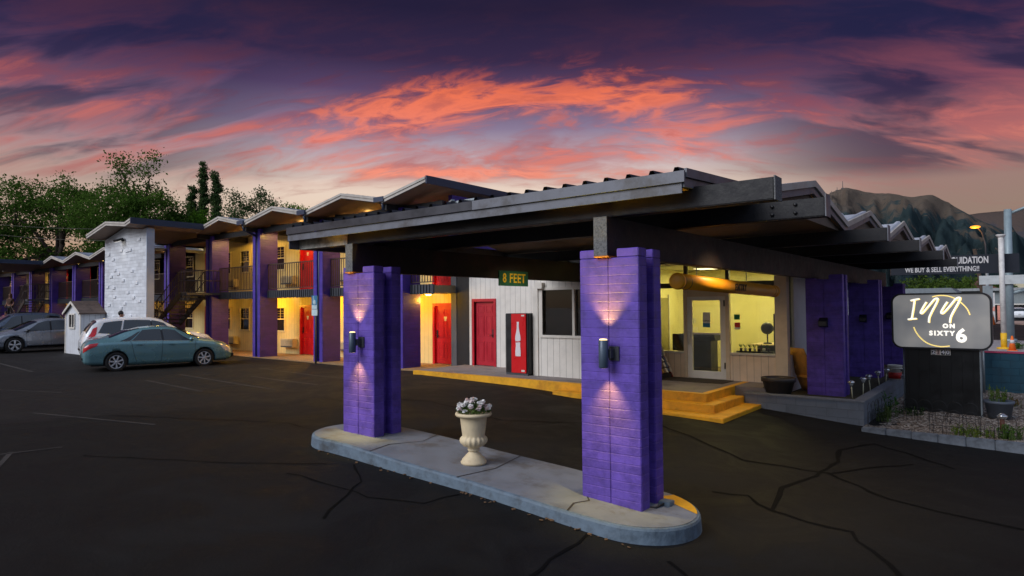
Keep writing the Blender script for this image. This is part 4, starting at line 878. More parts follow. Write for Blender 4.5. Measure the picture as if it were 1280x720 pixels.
# ------------------------------------------------------------------ vehicles
def smooth_interp(xk, yk, x):
    y = np.interp(x, xk, yk); k = np.array([1, 2, 3, 2, 1])/9
    return np.convolve(np.pad(y, 2, 'edge'), k, 'valid')
class Car:
    """lofted body; local +Y = forward, +X = right side. sections: (y, z_bottom, z_belt, z_top, half width, half roof width)"""
    NV = 40
    def __init__(s, secs, ny=110):
        a = np.array(secs, float); s.y0, s.y1 = a[0, 0], a[-1, 0]
        t = np.linspace(0, 1, ny); s.y = s.y0+(s.y1-s.y0)*(0.5-0.5*np.cos(math.pi*t))*0.5+(s.y1-s.y0)*t*0.5
        s.c = [smooth_interp(a[:, 0], a[:, i], s.y) for i in range(1, 6)]
    def sec(s, y):
        return [np.interp(y, s.y, c) for c in s.c]
    def pt(s, y, v, side=1, off=0.0):
        """v 0..1 from centre bottom (0) round sill, belt (.5), roof edge (.75) to roof centre (1)"""
        zb, zbe, zt, w, wr = s.sec(y); crown = 0.035
        K = [(0.0, 0, zb), (0.16, w*0.86, zb), (0.22, w*0.97, zb+0.07), (0.36, w*1.0, zb+(zbe-zb)*0.5), (0.45, w*0.985, zbe-0.05), (0.5, w*0.95, zbe), (0.55, w*0.925+0.0*(wr), zbe+0.02*(zt-zbe)+0.004), (0.72, wr*1.04, zt-0.07*min(1, (zt-zbe)/0.3+0.15)-0.004), (0.78, wr*0.93, zt-0.016), (0.88, wr*0.55, zt+crown*0.5), (1.0, 0, zt+crown*0.6)]
        ks = [k[0] for k in K]
        x = np.interp(v, ks, [k[1] for k in K]); z = np.interp(v, ks, [k[2] for k in K])
        return Vector((side*(x+off), y, z))
    def body(s):
        V = np.linspace(0, 1, s.NV); ny = len(s.y); mb = MB(); v = []
        for y in s.y:
            row = [s.pt(y, t, -1) for t in V[::-1]][:-1]+[s.pt(y, t, 1) for t in V]
            v += row
        n = 2*s.NV-1
        f = [(i*n+j, i*n+j+1, (i+1)*n+j+1, (i+1)*n+j) for i in range(ny-1) for j in range(n-1)]
        f += [(i*n+n-1, i*n, (i+1)*n, (i+1)*n+n-1) for i in range(ny-1)]
        f += [tuple(range(n)), tuple(reversed(range((ny-1)*n, ny*n)))]
        return mb.add(v, f, True)
    def normal(s, y, v, side):
        e = 0.01; a = s.pt(min(y+e, s.y1), v, side)-s.pt(max(y-e, s.y0), v, side); b = s.pt(y, min(v+e, 1), side)-s.pt(y, max(v-e, 0), side)
        n = a.cross(b)
        if n.length < 1e-9: return Vector((side, 0, 0))
        n.normalize()
        c = Vector((0, y, 0.7)); p = s.pt(y, v, side)
        return n if n.dot(p-c) > 0 else -n
    def patch(s, mb, corners, side, off=0.006, nu=10, nv=6):
        """corners (y,v): rear-low, front-low, front-high, rear-high"""
        P = []
        for j in range(nv+1):
            for i in range(nu+1):
                a, b = i/nu, j/nv
                y = (corners[0][0]*(1-a)+corners[1][0]*a)*(1-b)+(corners[3][0]*(1-a)+corners[2][0]*a)*b
                v = (corners[0][1]*(1-a)+corners[1][1]*a)*(1-b)+(corners[3][1]*(1-a)+corners[2][1]*a)*b
                P.append(s.pt(y, v, side)+s.normal(y, v, side)*off)
        n = nu+1
        return mb.add(P, [(j*n+i, j*n+i+1, (j+1)*n+i+1, (j+1)*n+i) for j in range(nv) for i in range(nu)], True)
    def cross(s, mb, y0, y1, v0, v1, off=0.006, nu=6, nv=14):
        """patch over the centre from side -1 (v1) to side +1, between y0 and y1; v0 = outer v at y0, v1 = outer v at y1"""
        P = []
        for i in range(nu+1):
            a = i/nu; y = y0+(y1-y0)*a; vo = v0+(v1-v0)*a
            for j in range(-nv, nv+1):
                t = abs(j)/nv; v = 1-(1-vo)*t; sd = 1 if j >= 0 else -1
                P.append(s.pt(y, v, sd)+s.normal(y, v, sd)*off)
        n = 2*nv+1
        return mb.add(P, [(i*n+j, i*n+j+1, (i+1)*n+j+1, (i+1)*n+j) for i in range(nu) for j in range(n-1)], True)
def wheel(parent, c, r, side, spokes, w=0.21):
    x, y, z = c
    m = MB(); hw = w/2
    m.lathe([(r*0.66, -hw*0.8), (r*0.72, -hw), (r*0.94, -hw), (r, -hw*0.7), (r, hw*0.7), (r*0.94, hw), (r*0.72, hw), (r*0.66, hw*0.8), (r*0.66, -hw*0.8)], c, 36, 'x')
    wh = m.build('wheel', M_tyre, parent)
    q = MB(); xo = side*(hw*0.72)
    q.lathe([(r*0.61, -0.012), (r*0.685, -0.016), (r*0.685, 0.016), (r*0.61, 0.012), (r*0.61, -0.012)], (x+xo, y, z), 36, 'x')
    q.lathe([(0.0, -0.02), (r*0.15, -0.02), (r*0.17, 0.0), (r*0.15, 0.02), (0.0, 0.02)], (x+xo, y, z), 16, 'x')
    for k in range(spokes):
        a = 2*math.pi*k/spokes+0.3
        q.bar((x+xo, y+math.cos(a)*r*0.12, z+math.sin(a)*r*0.12), (x+xo, y+math.cos(a)*r*0.62, z+math.sin(a)*r*0.62), r*0.17, 0.03) if False else None
        d = Vector((0, math.cos(a), math.sin(a))); tn = Vector((0, -math.sin(a), math.cos(a)))
        c0 = Vector((x+xo, y, z))
        pts = [c0+d*r*0.12+tn*r*0.06, c0+d*r*0.62+tn*r*(0.085 if spokes > 5 else 0.13), c0+d*r*0.62-tn*r*(0.085 if spokes > 5 else 0.13), c0+d*r*0.12-tn*r*0.06]
        o = Vector((side*0.02, 0, 0)); q.add([p-o for p in pts]+[p+o for p in pts], [(0, 1, 2, 3), (7, 6, 5, 4), (0, 4, 5, 1), (1, 5, 6, 2), (2, 6, 7, 3), (3, 7, 4, 0)])
    q.build('rim', M_alloy, wh)
    q = MB(); q.lathe([(0.0, 0.0), (r*0.66, 0.0)], (x+side*0.01, y, z), 28, 'x'); q.build('brake_disc', M_char, wh)
def make_car(name, label, cat, secs, paint, wy, r, win, wind, rearw, tail, head, plate=True, spokes=7, seams=(), handles=(), mirror=None, extra=None):
    root = local(name, label, cat); C = Car(secs)
    b = C.body(); bo = b.build('body', paint, root)
    # cut the wheel arches
    for y in wy:
        cut = MB(); cut.lathe([(0.0, -1.3), (r+0.055, -1.3), (r+0.055, 1.3), (0.0, 1.3)], (0, y, r+0.0), 40, 'x'); co = cut.build('cutter', M_dark)
        md = bo.modifiers.new('arch', 'BOOLEAN'); md.operation = 'DIFFERENCE'; md.object = co; md.solver = 'EXACT'
        dg = bpy.context.evaluated_depsgraph_get(); me = bpy.data.meshes.new_from_object(bo.evaluated_get(dg))
        bo.modifiers.clear(); bo.data = me; bpy.data.objects.remove(co)
    bo.data.materials.clear(); bo.data.materials.append(paint)
    wmax = max(C.c[3])
    s = MB(); s.box(-wmax*0.82, wmax*0.82, secs[0][0]+0.25, secs[-1][0]-0.25, 0.2, 0.62); s.build('underbody', M_dark, root)
    for y in wy:
        for sd in (-1, 1): wheel(root, (sd*(wmax-0.125), y, r), r, sd, spokes)
    for sd in (-1, 1):
        for w_ in win:
            s = MB(); C.patch(s, w_, sd, 0.007); s.build('side_window', M_cargl, root)
        s = MB()
        for a, c_2 in seams: # thin dark door seams
            C.patch(s, [(a-0.006, 0.2), (a+0.006, 0.2), (c_2+0.006, 0.5), (c_2-0.006, 0.5)], sd, 0.003, 1, 10)
        if seams: s.build('door_seam', M_dark, root)
        for hy in handles:
            s = MB(); p = C.pt(hy, 0.44, sd); s.obox(p+Vector((sd*0.02, 0, -0.02)), (0.035, 0.2, 0.03), Matrix.Identity(3)); s.build('door_handle', paint, root, bevel=0.008)
        if mirror is not None:
            s = MB(); p = C.pt(mirror, 0.53, sd); s.ball((p.x+sd*0.10, p.y, p.z+0.06), 0.1, 8, (0.9, 0.75, 0.65)); s.bar(p, (p.x+sd*0.08, p.y, p.z+0.04), 0.05, 0.03); s.build('mirror', M_dark if extra == 'darkmirror' else paint, root)
        s = MB(); C.patch(s, [(win[0][0][0]-0.25, 0.527), (win[1][1][0]+0.02, 0.527), (win[1][1][0]+0.02, 0.539), (win[0][0][0]-0.25, 0.539)], sd, 0.010, 12, 1); s.build('window_trim', M_alu, root)
        s = MB(); C.patch(s, [(win[0][1][0]-0.02, 0.55), (win[1][0][0]+0.02, 0.55), (win[1][3][0]+0.03, 0.705), (win[0][2][0]-0.03, 0.705)], sd, 0.005, 2, 4); s.build('door_pillar', M_dark, root)
        s = MB(); C.patch(s, tail, sd, 0.008, 8, 4); s.build('taillight', mat('red_lamp_lens', lin(190, 16, 30), 0.15, var=0.0, coat=0.6), root)
        s = MB(); C.patch(s, head, sd, 0.008, 8, 4); s.build('headlight', mat('clear_lamp_lens', lin(196, 200, 204), 0.12, var=0.0, metal=0.3, coat=0.6), root)
        s = MB(); C.patch(s, [(wy[0]+r+0.1, 0.185), (wy[1]-r-0.1, 0.185), (wy[1]-r-0.1, 0.235), (wy[0]+r+0.1, 0.235)], sd, 0.012, 8, 2); s.build('sill_strip', M_dark if extra else paint, root)
    s = MB(); C.cross(s, wind[0], wind[1], wind[2], wind[3]); s.build('windscreen', M_cargl, root)
    s = MB(); C.cross(s, rearw[0], rearw[1], rearw[2], rearw[3]); s.build('rear_window', M_cargl, root)
    if plate:
        zc = 0.5*(C.sec(secs[0][0]+0.03)[0]+C.sec(secs[0][0]+0.03)[1])+0.12
        s = MB(); s.box(-0.16, 0.16, secs[0][0]-0.02, secs[0][0]+0.05, zc-0.08, zc+0.08); s.build('number_plate', mat('plate_white', lin(200, 204, 206), 0.4), root)
    s = MB(); s.box(-wmax*0.75, wmax*0.75, secs[-1][0]-0.06, secs[-1][0]+0.012, secs[-1][1]+0.03, secs[-1][1]+0.14); s.box(-wmax*0.75, wmax*0.75, secs[0][0]-0.012, secs[0][0]+0.06, secs[0][1]+0.0, secs[0][1]+0.07); s.build('lower_grille', M_dark, root)
    return root
P_teal = mat('teal_grey_metallic', lin(112, 154, 162), 0.24, metal=0.35, var=0.03, vscale=1, coat=0.7)
P_white = mat('pearl_white_paint', lin(240, 242, 245), 0.3, var=0.02, coat=0.6)
P_grey = mat('steel_grey_metallic', lin(158, 164, 174), 0.24, metal=0.4, var=0.03, coat=0.7)
P_dark = mat('dark_blue_grey_paint', lin(92, 104, 122), 0.3, metal=0.4, var=0.03, coat=0.6)
SEDAN = [(-2.40, 0.42, 0.70, 0.76, 0.62, 0.52), (-2.36, 0.30, 0.82, 0.90, 0.78, 0.62), (-2.2, 0.24, 0.93, 1.03, 0.87, 0.66), (-1.8, 0.22, 0.97, 1.10, 0.90, 0.62), (-1.62, 0.21, 0.98, 1.14, 0.905, 0.60), (-1.2, 0.2, 0.985, 1.31, 0.91, 0.57), (-0.75, 0.19, 0.98, 1.42, 0.91, 0.565), (-0.3, 0.19, 0.97, 1.455, 0.91, 0.575), (0.15, 0.19, 0.96, 1.45, 0.91, 0.58), (0.5, 0.19, 0.95, 1.38, 0.91, 0.585), (0.95, 0.19, 0.945, 1.17, 0.91, 0.62), (1.28, 0.2, 0.93, 1.01, 0.905, 0.68), (1.75, 0.2, 0.86, 0.93, 0.89, 0.66), (2.1, 0.22, 0.76, 0.83, 0.84, 0.6), (2.3, 0.24, 0.64, 0.71, 0.74, 0.5), (2.4, 0.3, 0.52, 0.57, 0.56, 0.4)]
car = make_car('sedan', 'teal grey four-door sedan parked nearest the camera', 'car', SEDAN, P_teal, (-1.42, 1.36), 0.325,
    [[(-0.98, 0.545), (-0.02, 0.545), (-0.06, 0.715), (-0.62, 0.715)], [(0.05, 0.545), (1.0, 0.545), (0.42, 0.715), (0.0, 0.715)], [(-1.32, 0.55), (-1.03, 0.548), (-0.68, 0.7), (-0.78, 0.69)]],
    (0.48, 1.22, 0.76, 0.72), (-1.62, -0.72, 0.74, 0.77), [(-2.37, 0.405), (-1.98, 0.44), (-1.94, 0.505), (-2.36, 0.5)], [(2.0, 0.4), (2.3, 0.37), (2.26, 0.5), (1.85, 0.49)], seams=((-0.05, 0.0), (1.02, 1.06), (-0.78, -1.0)), handles=(-0.72, 0.28), mirror=0.92)
hd = math.atan2(-0.28, 0.96)
place(car, (-20.52, 3.5, gz(-20)-0.02), -0.27); car.scale = (1, 0.955, 1)
SUV = [(-2.22, 0.5, 0.78, 0.84, 0.7, 0.6), (-2.18, 0.34, 0.92, 1.02, 0.86, 0.68), (-2.08, 0.28, 1.04, 1.24, 0.9, 0.66), (-1.9, 0.26, 1.08, 1.52, 0.92, 0.63), (-1.72, 0.25, 1.09, 1.64, 0.925, 0.63), (-1.2, 0.24, 1.07, 1.70, 0.93, 0.62), (-0.5, 0.24, 1.06, 1.71, 0.93, 0.62), (0.1, 0.24, 1.05, 1.68, 0.93, 0.62), (0.45, 0.24, 1.04, 1.58, 0.93, 0.62), (0.95, 0.24, 1.03, 1.3, 0.925, 0.66), (1.28, 0.25, 1.02, 1.13, 0.92, 0.7), (1.7, 0.26, 0.96, 1.06, 0.9, 0.68), (2.05, 0.28, 0.86, 0.96, 0.86, 0.62), (2.25, 0.3, 0.7, 0.8, 0.76, 0.54), (2.33, 0.38, 0.56, 0.64, 0.6, 0.44)]
suv = make_car('suv', 'white SUV with tall red tail lamps parked just behind the teal sedan', 'car', SUV, P_white, (-1.36, 1.34), 0.36,
    [[(-1.0, 0.55), (-0.02, 0.545), (-0.04, 0.715), (-0.9, 0.715)], [(0.05, 0.545), (1.05, 0.545), (0.42, 0.71), (0.0, 0.715)], [(-1.75, 0.57), (-1.06, 0.55), (-0.96, 0.71), (-1.55, 0.70)]],
    (0.42, 1.22, 0.76, 0.72), (-2.1, -1.78, 0.70, 0.74), [(-2.17, 0.42), (-1.85, 0.46), (-1.76, 0.66), (-1.9, 0.66)], [(2.0, 0.4), (2.28, 0.38), (2.2, 0.5), (1.8, 0.49)], seams=((-0.02, 0.02), (1.06, 1.1)), handles=(-0.75, 0.26), mirror=0.95, extra='trim')
place(suv, (-23.55, 4.35, gz(-23.5)-0.01), -0.22)
EV = [(-2.34, 0.48, 0.84, 0.9, 0.7, 0.58), (-2.28, 0.34, 0.98, 1.06, 0.86, 0.66), (-2.0, 0.26, 1.03, 1.18, 0.92, 0.62), (-1.5, 0.24, 1.02, 1.38, 0.935, 0.6), (-0.9, 0.22, 1.0, 1.53, 0.94, 0.6), (-0.3, 0.22, 0.98, 1.56, 0.94, 0.61), (0.2, 0.22, 0.97, 1.53, 0.94, 0.61), (0.7, 0.22, 0.95, 1.36, 0.94, 0.63), (1.25, 0.22, 0.93, 1.1, 0.935, 0.68), (1.6, 0.23, 0.9, 0.98, 0.92, 0.7), (2.0, 0.25, 0.8, 0.88, 0.87, 0.62), (2.25, 0.28, 0.66, 0.74, 0.76, 0.52), (2.34, 0.36, 0.54, 0.6, 0.6, 0.42)]
ev = make_car('hatchback', 'steel grey hatchback with star alloy wheels parked left of the white shed', 'car', EV, P_grey, (-1.45, 1.45), 0.36,
    [[(-0.98, 0.545), (-0.02, 0.545), (-0.04, 0.715), (-0.9, 0.715)], [(0.06, 0.545), (1.2, 0.545), (0.5, 0.71), (0.02, 0.715)]],
    (0.5, 1.4, 0.76, 0.72), (-1.9, -1.0, 0.74, 0.77), [(-2.3, 0.44), (-1.95, 0.46), (-1.92, 0.51), (-2.28, 0.51)], [(2.0, 0.4), (2.28, 0.38), (2.2, 0.48), (1.8, 0.49)], spokes=5, seams=((0.02, 0.06), (0.98, 1.02)), handles=(-0.7, 0.32), mirror=0.98, extra='darkmirror')
place(ev, (-33.75, 3.75, gz(-33.5)), math.pi+0.06)
WAG = [(a, b, c+0.02, d+(0.1 if d > 1.3 else 0.03), e, f) for a, b, c, d, e, f in SUV]
wag = make_car('wagon', 'dark blue grey wagon with tinted windows parked behind the steel grey hatchback', 'car', WAG, P_dark, (-1.36, 1.34), 0.36,
    [[(-1.0, 0.55), (-0.02, 0.545), (-0.04, 0.715), (-0.9, 0.715)], [(0.05, 0.545), (1.05, 0.545), (0.42, 0.71), (0.0, 0.715)], [(-1.8, 0.57), (-1.06, 0.55), (-0.96, 0.71), (-1.65, 0.70)]],
    (0.42, 1.22, 0.76, 0.72), (-2.1, -1.78, 0.70, 0.74), [(-2.17, 0.42), (-1.85, 0.46), (-1.8, 0.55), (-1.9, 0.55)], [(2.0, 0.4), (2.28, 0.38), (2.2, 0.5), (1.8, 0.49)], seams=((-0.02, 0.02), (1.06, 1.1)), handles=(-0.75, 0.26), mirror=0.95, extra='trim')
place(wag, (-37.6, 3.6, gz(-37)), math.pi+0.05)
fs = copy_tree(suv); fs['label'] = 'distant silver SUV seen from behind across the street'; fs.name = 'suv'; place(fs, (2.4, 112.5, gz(2.4)), 0.1)

# ------------------------------------------------------------------ props near the entrance
t = thing('drinks_cooler', 'tall red and black drinks cooler with a white bottle picture against the siding', 'drinks cooler', (-7.5, 7.35, TZ))
s = MB(); s.box(-7.93, -7.12, 7.36, 8.0, TZ+0.03, 1.80); s.build('cabinet', M_dark, t, bevel=0.015)
s = MB(); s.box(-7.70, -7.19, 7.325, 7.358, TZ+0.06, 1.79); dr = s.build('door', mat('cooler_red', lin(214, 10, 22), 0.35, var=0.04, coat=0.3), t, bevel=0.008)
prof = [(0.0, 1.45), (0.035, 1.45), (0.037, 1.42), (0.032, 1.41), (0.036, 1.28), (0.055, 1.18), (0.085, 1.06), (0.092, 0.98), (0.08, 0.9), (0.072, 0.8), (0.085, 0.7), (0.092, 0.62), (0.088, 0.53), (0.08, 0.515), (0.0, 0.515)]
ol = [(-7.46+x, z+0.12) for x, z in prof]+[(-7.46-x, z+0.12) for x, z in prof[-2:0:-1]]
s = MB(); s.prism(ol, 7.317, 7.324); s.build('bottle_picture', mat('picture_white', lin(226, 222, 226), 0.5, var=0.03), dr, loc=t['_org'])
text_obj('lettering', 'Coca-Cola', 0.05, MATS['cooler_red'], dr, T((-7.46, 7.314, 1.03)) @ FRONT @ Matrix.Rotation(R(4), 4, 'Z'), 0.002, 0.003, shear=0.4, xscale=0.85)
s = MB(); s.box(-7.34, -7.24, 7.318, 7.324, 1.72, 1.76).box(-7.35, -7.24, 7.318, 7.324, 0.22, 0.27); s.build('sticker', M_trim, dr, loc=t['_org'])
s = MB(); s.box(-7.9, -7.15, 7.345, 7.358, TZ, TZ+0.055); s.build('kick_grille', M_char, t)
# door mat, brochure rack, tub, chair
s = MB(); s.box(-4.05, -2.25, 8.45, 9.2, TZ+0.002, TZ+0.016); tag(s.build('door_mat', mat('dark_door_mat', lin(62, 54, 46), 0.95, var=0.2, vscale=30, bump=0.6), loc=(-3.1, 8.8, TZ)), 'dark rubber door mat before the glass office door', 'door mat')
t = thing('brochure_rack', 'leaning red-edged rack of colourful brochures left of the office door', 'brochure rack', (-4.0, 9.0, TZ))
s = MB()
for y in (8.16, 9.14):
    s.add([(-3.86, y, TZ), (-3.80, y, TZ), (-4.40, y, 1.40), (-4.46, y, 1.40), (-3.86, y+0.04, TZ), (-3.80, y+0.04, TZ), (-4.40, y+0.04, 1.40), (-4.46, y+0.04, 1.40)], [(0, 1, 2, 3), (7, 6, 5, 4), (0, 4, 5, 1), (1, 5, 6, 2), (2, 6, 7, 3), (3, 7, 4, 0)])
s.build('side_rail', mat('dark_red_rail', lin(128, 26, 24), 0.5), t)
s = MB(); s.add([(-3.86, 8.2, TZ+0.02), (-3.86, 9.14, TZ+0.02), (-4.44, 9.14, 1.38), (-4.44, 8.2, 1.38)], [(0, 1, 2, 3)]); s.box(-4.3, -3.84, 8.2, 9.14, TZ, TZ+0.10); s.build('back_panel', M_dark, t)
BC = [lin(206, 196, 180), lin(196, 150, 60), lin(90, 110, 140), lin(190, 90, 70), lin(230, 226, 216), lin(80, 60, 110), lin(140, 120, 96)]
sl = Vector((-0.58, 0, 1.36)).normalized()
for ci, cc in enumerate(BC):
    s = MB()
    for r_ in range(9):
        for k in range(8):
            if (r_*6+k*5+r_) % 7 != ci: continue
            p = Vector((-3.80, 8.27+k*0.115, TZ+0.12)) + sl*(0.1+r_*0.145)
            s.obox(p, (0.012, 0.09+rng.normal(0, 0.01), 0.12+rng.normal(0, 0.015)), Matrix.Rotation(R(-24+rng.normal(0, 8)), 3, 'Y') @ Matrix.Rotation(R(rng.normal(0, 8)), 3, 'X'))
    s.build('brochures', mat('brochure_paper_%d' % ci, cc, 0.5, var=0.15, vscale=25), t)
t = thing('plastic_tub', 'round dark brown plastic tub on the planter soil below the corner window', 'tub', (-1.02, 8.42, -0.02))
s = MB(); s.lathe([(0.0, 0.0), (0.26, 0.0), (0.335, 0.27), (0.36, 0.275), (0.365, 0.36), (0.34, 0.365), (0.325, 0.3), (0.25, 0.05), (0.0, 0.05)], (-0.98, 8.45, 0.0), 40); s.build('body', mat('brown_black_plastic', lin(58, 52, 50), 0.5, var=0.08), t)
t = local('garden_chair', 'tan curved garden chair between the office corner and the purple pillar', 'chair')
s = MB(); n = 9; pts = []
for k in range(n):
    h = k/(n-1); pts.append((0.20*(1-h)**1.6-0.16*h*h, 1.02*h))
v = []
for (y, z), k in zip(pts, range(n)):
    h = k/(n-1); wd = 0.24+0.07*math.sin(h*2.6)
    for d in (0, 0.035):
        for sx in (-1, 1): v.append((sx*wd, y+d, z+0.02*abs(sx)))
f = []
for k in range(n-1):
    a = k*4; b = a+4; f += [(a, a+1, b+1, b), (a+3, a+2, b+2, b+3), (a, b, b+2, a+2), (a+1, a+3, b+3, b+1)]
f += [(0, 2, 3, 1), ((n-1)*4, (n-1)*4+1, (n-1)*4+3, (n-1)*4+2)]
s.add(v, f, True); s.build('backrest', M_wood, t)
s = MB(); s.box(-0.25, 0.25, 0.06, 0.62, 0.34, 0.39); s.build('seat', M_wood, t)
for x in (-0.23, 0.23):
    s = MB(); s.tube([(x, 0.6, 0.0), (x, 0.6, 0.35)], 0.025, 6); s.build('leg', M_wood, t)
    s = MB(); s.box(x-0.04, x+0.04, 0.0, 0.62, 0.56, 0.60); s.build('armrest', M_wood, t)
place(t, (-0.80, 9.62, -0.08), R(-38))
t = thing('cushion', 'dark brown cushion on the tan garden chair', 'cushion', (-0.55, 9.9, 0.8)); s = MB(); s.ball((-0.62, 9.98, 0.86), 0.14, 8, (0.9, 0.6, 1.1)); s.build('cover', mat('brown_cushion', lin(70, 48, 40), 0.9, var=0.1), t)

# inside the office
t = thing('reception_desk', 'black reception desk behind the glass office door', 'desk', (-3.1, 11, TZ))
s = MB(); s.box(-4.3, -3.42, 10.75, 11.25, TZ+0.01, 1.0); s.build('front', mat('black_laminate', (0.004, 0.004, 0.004), 0.55, var=0.1), t); s = MB(); s.prism([(10.65, 1.12), (10.65, 1.18), (11.4, 1.18), (11.4, 1.12), (11.25, 1.001), (10.75, 1.001)], -4.35, -3.28, 'x'); s.build('counter_top', MATS['black_laminate'], t)
t = thing('office_monitor', 'black television screen on a stand behind the left storefront window', 'screen', (-3.8, 9.9, 0.8))
s = MB(); s.box(-4.08, -3.62, 9.74, 9.84, 0.78, 1.22); s.build('screen', M_dark, t, bevel=0.01); s = MB(); s.box(-3.93, -3.77, 9.72, 9.86, TZ+0.005, 0.78); s.build('stand', M_dark, t)
t = thing('desk_fan', 'small black desk fan standing on the desk by the big window', 'fan', (-1.9, 11, 0.95))
s = MB(); s.lathe([(0.0, -0.05), (0.1, -0.05), (0.16, -0.02), (0.16, 0.02), (0.1, 0.05), (0.0, 0.05)], (-1.95, 10.9, 1.36), 20, 'y'); s.build('cage', M_dark, t)
s = MB(); s.tube([(-1.95, 10.92, 0.97), (-1.95, 10.92, 1.25)], 0.02, 8); s.lathe([(0.0, 0.0), (0.11, 0.0), (0.1, 0.03), (0.0, 0.04)], (-1.95, 10.92, 0.955), 20); s.build('base', M_dark, t)
t = thing('office_desk', 'black office desk with cream top behind the big window', 'desk', (-1.7, 11, TZ))
s = MB(); s.box(-2.15, -1.16, 10.7, 11.5, TZ+0.005, 0.92); s.build('body', M_dark, t); s = MB(); s.box(-2.3, -1.14, 10.62, 11.55, 0.922, 0.952); s.build('desk_top', M_urn, t)
t = thing('shelf_unit', 'dark shelf unit with boxes seen through the narrow side window', 'shelves', (-1.4, 10.4, TZ))
s = MB(); s.box(-1.55, -1.18, 10.1, 10.5, TZ+0.005, 1.75); s.build('carcass', M_dark, t)
s = MB(); s.box(-1.5, -1.22, 10.06, 10.098, 1.5, 1.68).box(-1.45, -1.28, 10.06, 10.098, 1.05, 1.25); s.build('boxes', M_urn, t)
t = thing('window_plants', 'tray of small potted plants in a row on the storefront sill', 'plants', (-1.9, 9.4, 0.81))
s = MB(); s.box(-2.25, -1.36, 9.42, 9.54, 0.80, 0.85); s.build('tray', M_dark, t)
for k in range(7):
    x = -2.15+k*0.11
    q = MB(); q.lathe([(0.0, 0.85), (0.03, 0.85), (0.04, 0.92), (0.0, 0.92)], (x, 9.48, 0), 10); pot = q.build('pot', M_trim if k % 2 else M_dark, t)
    q = MB()
    for j in range(14):
        a = rng.random()*6.28; l = 0.07+0.05*rng.random(); q.add([(x, 9.48, 0.92), (x+math.cos(a)*0.05-0.01, 9.48+math.sin(a)*0.04, 0.92+l*0.7), (x+math.cos(a)*0.06, 9.48+math.sin(a)*0.05, 0.92+l)], [(0, 1, 2)])
    q.build('leaves', leafmat('houseplant', (0.03, 0.09, 0.02), (0.06, 0.16, 0.03)), pot, loc=t['_org'])
def notice(x0, x1, z0, z1, y, col, label, cat='notice', text=None, tcol=None, band=None):
    t = thing('notice', label, cat, ((x0+x1)/2, y, (z0+z1)/2))
    s = MB(); s.box(x0, x1, y-0.004, y, z0, z1); s.build('sheet', mat('paper_'+label[:14].replace(' ', '_'), col, 0.6, var=0.03), t)
    if band: q = MB(); q.box(x0, x1, y-0.006, y-0.0042, z0, z0+(z1-z0)*band[0]); q.build('band', mat('band_'+label[:10].replace(' ', '_'), band[1], 0.6), t)
    if text:
        for i, (tx, zz, sz) in enumerate(text): text_obj('lettering', tx, sz, mat('ink_'+label[:10].replace(' ', '_'), tcol or lin(30, 30, 30), 0.6), t, T(((x0+x1)/2, y-0.006, z0+(z1-z0)*zz)) @ FRONT, 0.001)
notice(-3.05, -2.86, 1.42, 1.80, SY+0.022, lin(244, 244, 240), 'white and blue OPEN notice inside the glass door', 'sign', [('OPEN', 0.42, 0.075)], None, (0.28, lin(60, 140, 190)))
notice(-3.10, -2.80, 1.62, 1.84, SY+0.0245, lin(60, 54, 48), 'dark framed paper behind the OPEN notice on the door', 'sign') if False else None
notice(-2.26, -2.12, 1.62, 1.75, SY+0.038, lin(26, 120, 76), 'small green square sticker on the big storefront window', 'sticker')
notice(-2.25, -2.11, 1.38, 1.55, SY+0.038, lin(206, 60, 52), 'small red and white sticker below the green one on the big window', 'sticker', None, None, (0.3, lin(226, 222, 214)))
notice(-4.22, -4.02, 1.78, 2.13, SY+0.6, lin(128, 128, 108), 'grey printed sheet on the wall left of the glass door', 'notice') if False else None
# notices on the interior side wall, seen through the left window
for (x0, x1, z0, z1, c, lb) in ((-4.75, -4.5, 1.75, 2.15, lin(150, 148, 124), 'grey printed house rules sheet on the inner office wall'), (-4.45, -4.05, 1.42, 1.58, lin(206, 200, 176), 'long white printed strip below the house rules sheet'), (-4.15, -4.0, 1.1, 1.3, lin(224, 216, 180), 'small cream card lowest on the inner office wall'), (-4.2, -4.02, 2.2, 2.38, lin(26, 128, 60), 'green exit card high on the inner office wall')):
    t = thing('notice', lb, 'notice', (x0, 12.58, z0)); s = MB(); s.box(x0-0.55, x1-0.55, 12.585, 12.595, z0, z1); s.build('sheet', mat('wallcard_%s' % lb[:8].replace(' ', '_'), c, 0.7, var=0.1, vscale=20), t)

# ------------------------------------------------------------------ urn with flowers
uz = zi(-2.55)
t = thing('urn', 'cream fluted pedestal urn standing on the kerbed island', 'urn', (-2.57, 0.08, uz))
s = MB(); U = [(0.0, 0.0), (0.21, 0.0), (0.215, 0.035), (0.195, 0.05), (0.19, 0.075), (0.13, 0.14), (0.085, 0.185), (0.075, 0.205), (0.098, 0.215), (0.102, 0.235), (0.09, 0.25), (0.1, 0.265), (0.17, 0.30), (0.212, 0.345), (0.222, 0.385), (0.212, 0.425), (0.185, 0.45), (0.185, 0.462), (0.19, 0.5), (0.205, 0.62), (0.222, 0.76), (0.228, 0.775), (0.29, 0.79), (0.303, 0.815), (0.295, 0.84), (0.25, 0.848), (0.24, 0.82), (0.235, 0.8), (0.0, 0.78)]
sc_ = 0.83; s.lathe([(r*sc_, z*0.82) for r, z in U], (-2.57, 0.08, uz), 64, rib=(12, 16, 16, 0.1)); s.build('bowl', M_urn, t)
t2 = thing('flowers', 'bunch of white and pale pink flowers planted in the cream urn', 'flowers', (-2.57, 0.08, uz+0.66))
lf = MB(); fl1 = MB(); fl2 = MB()
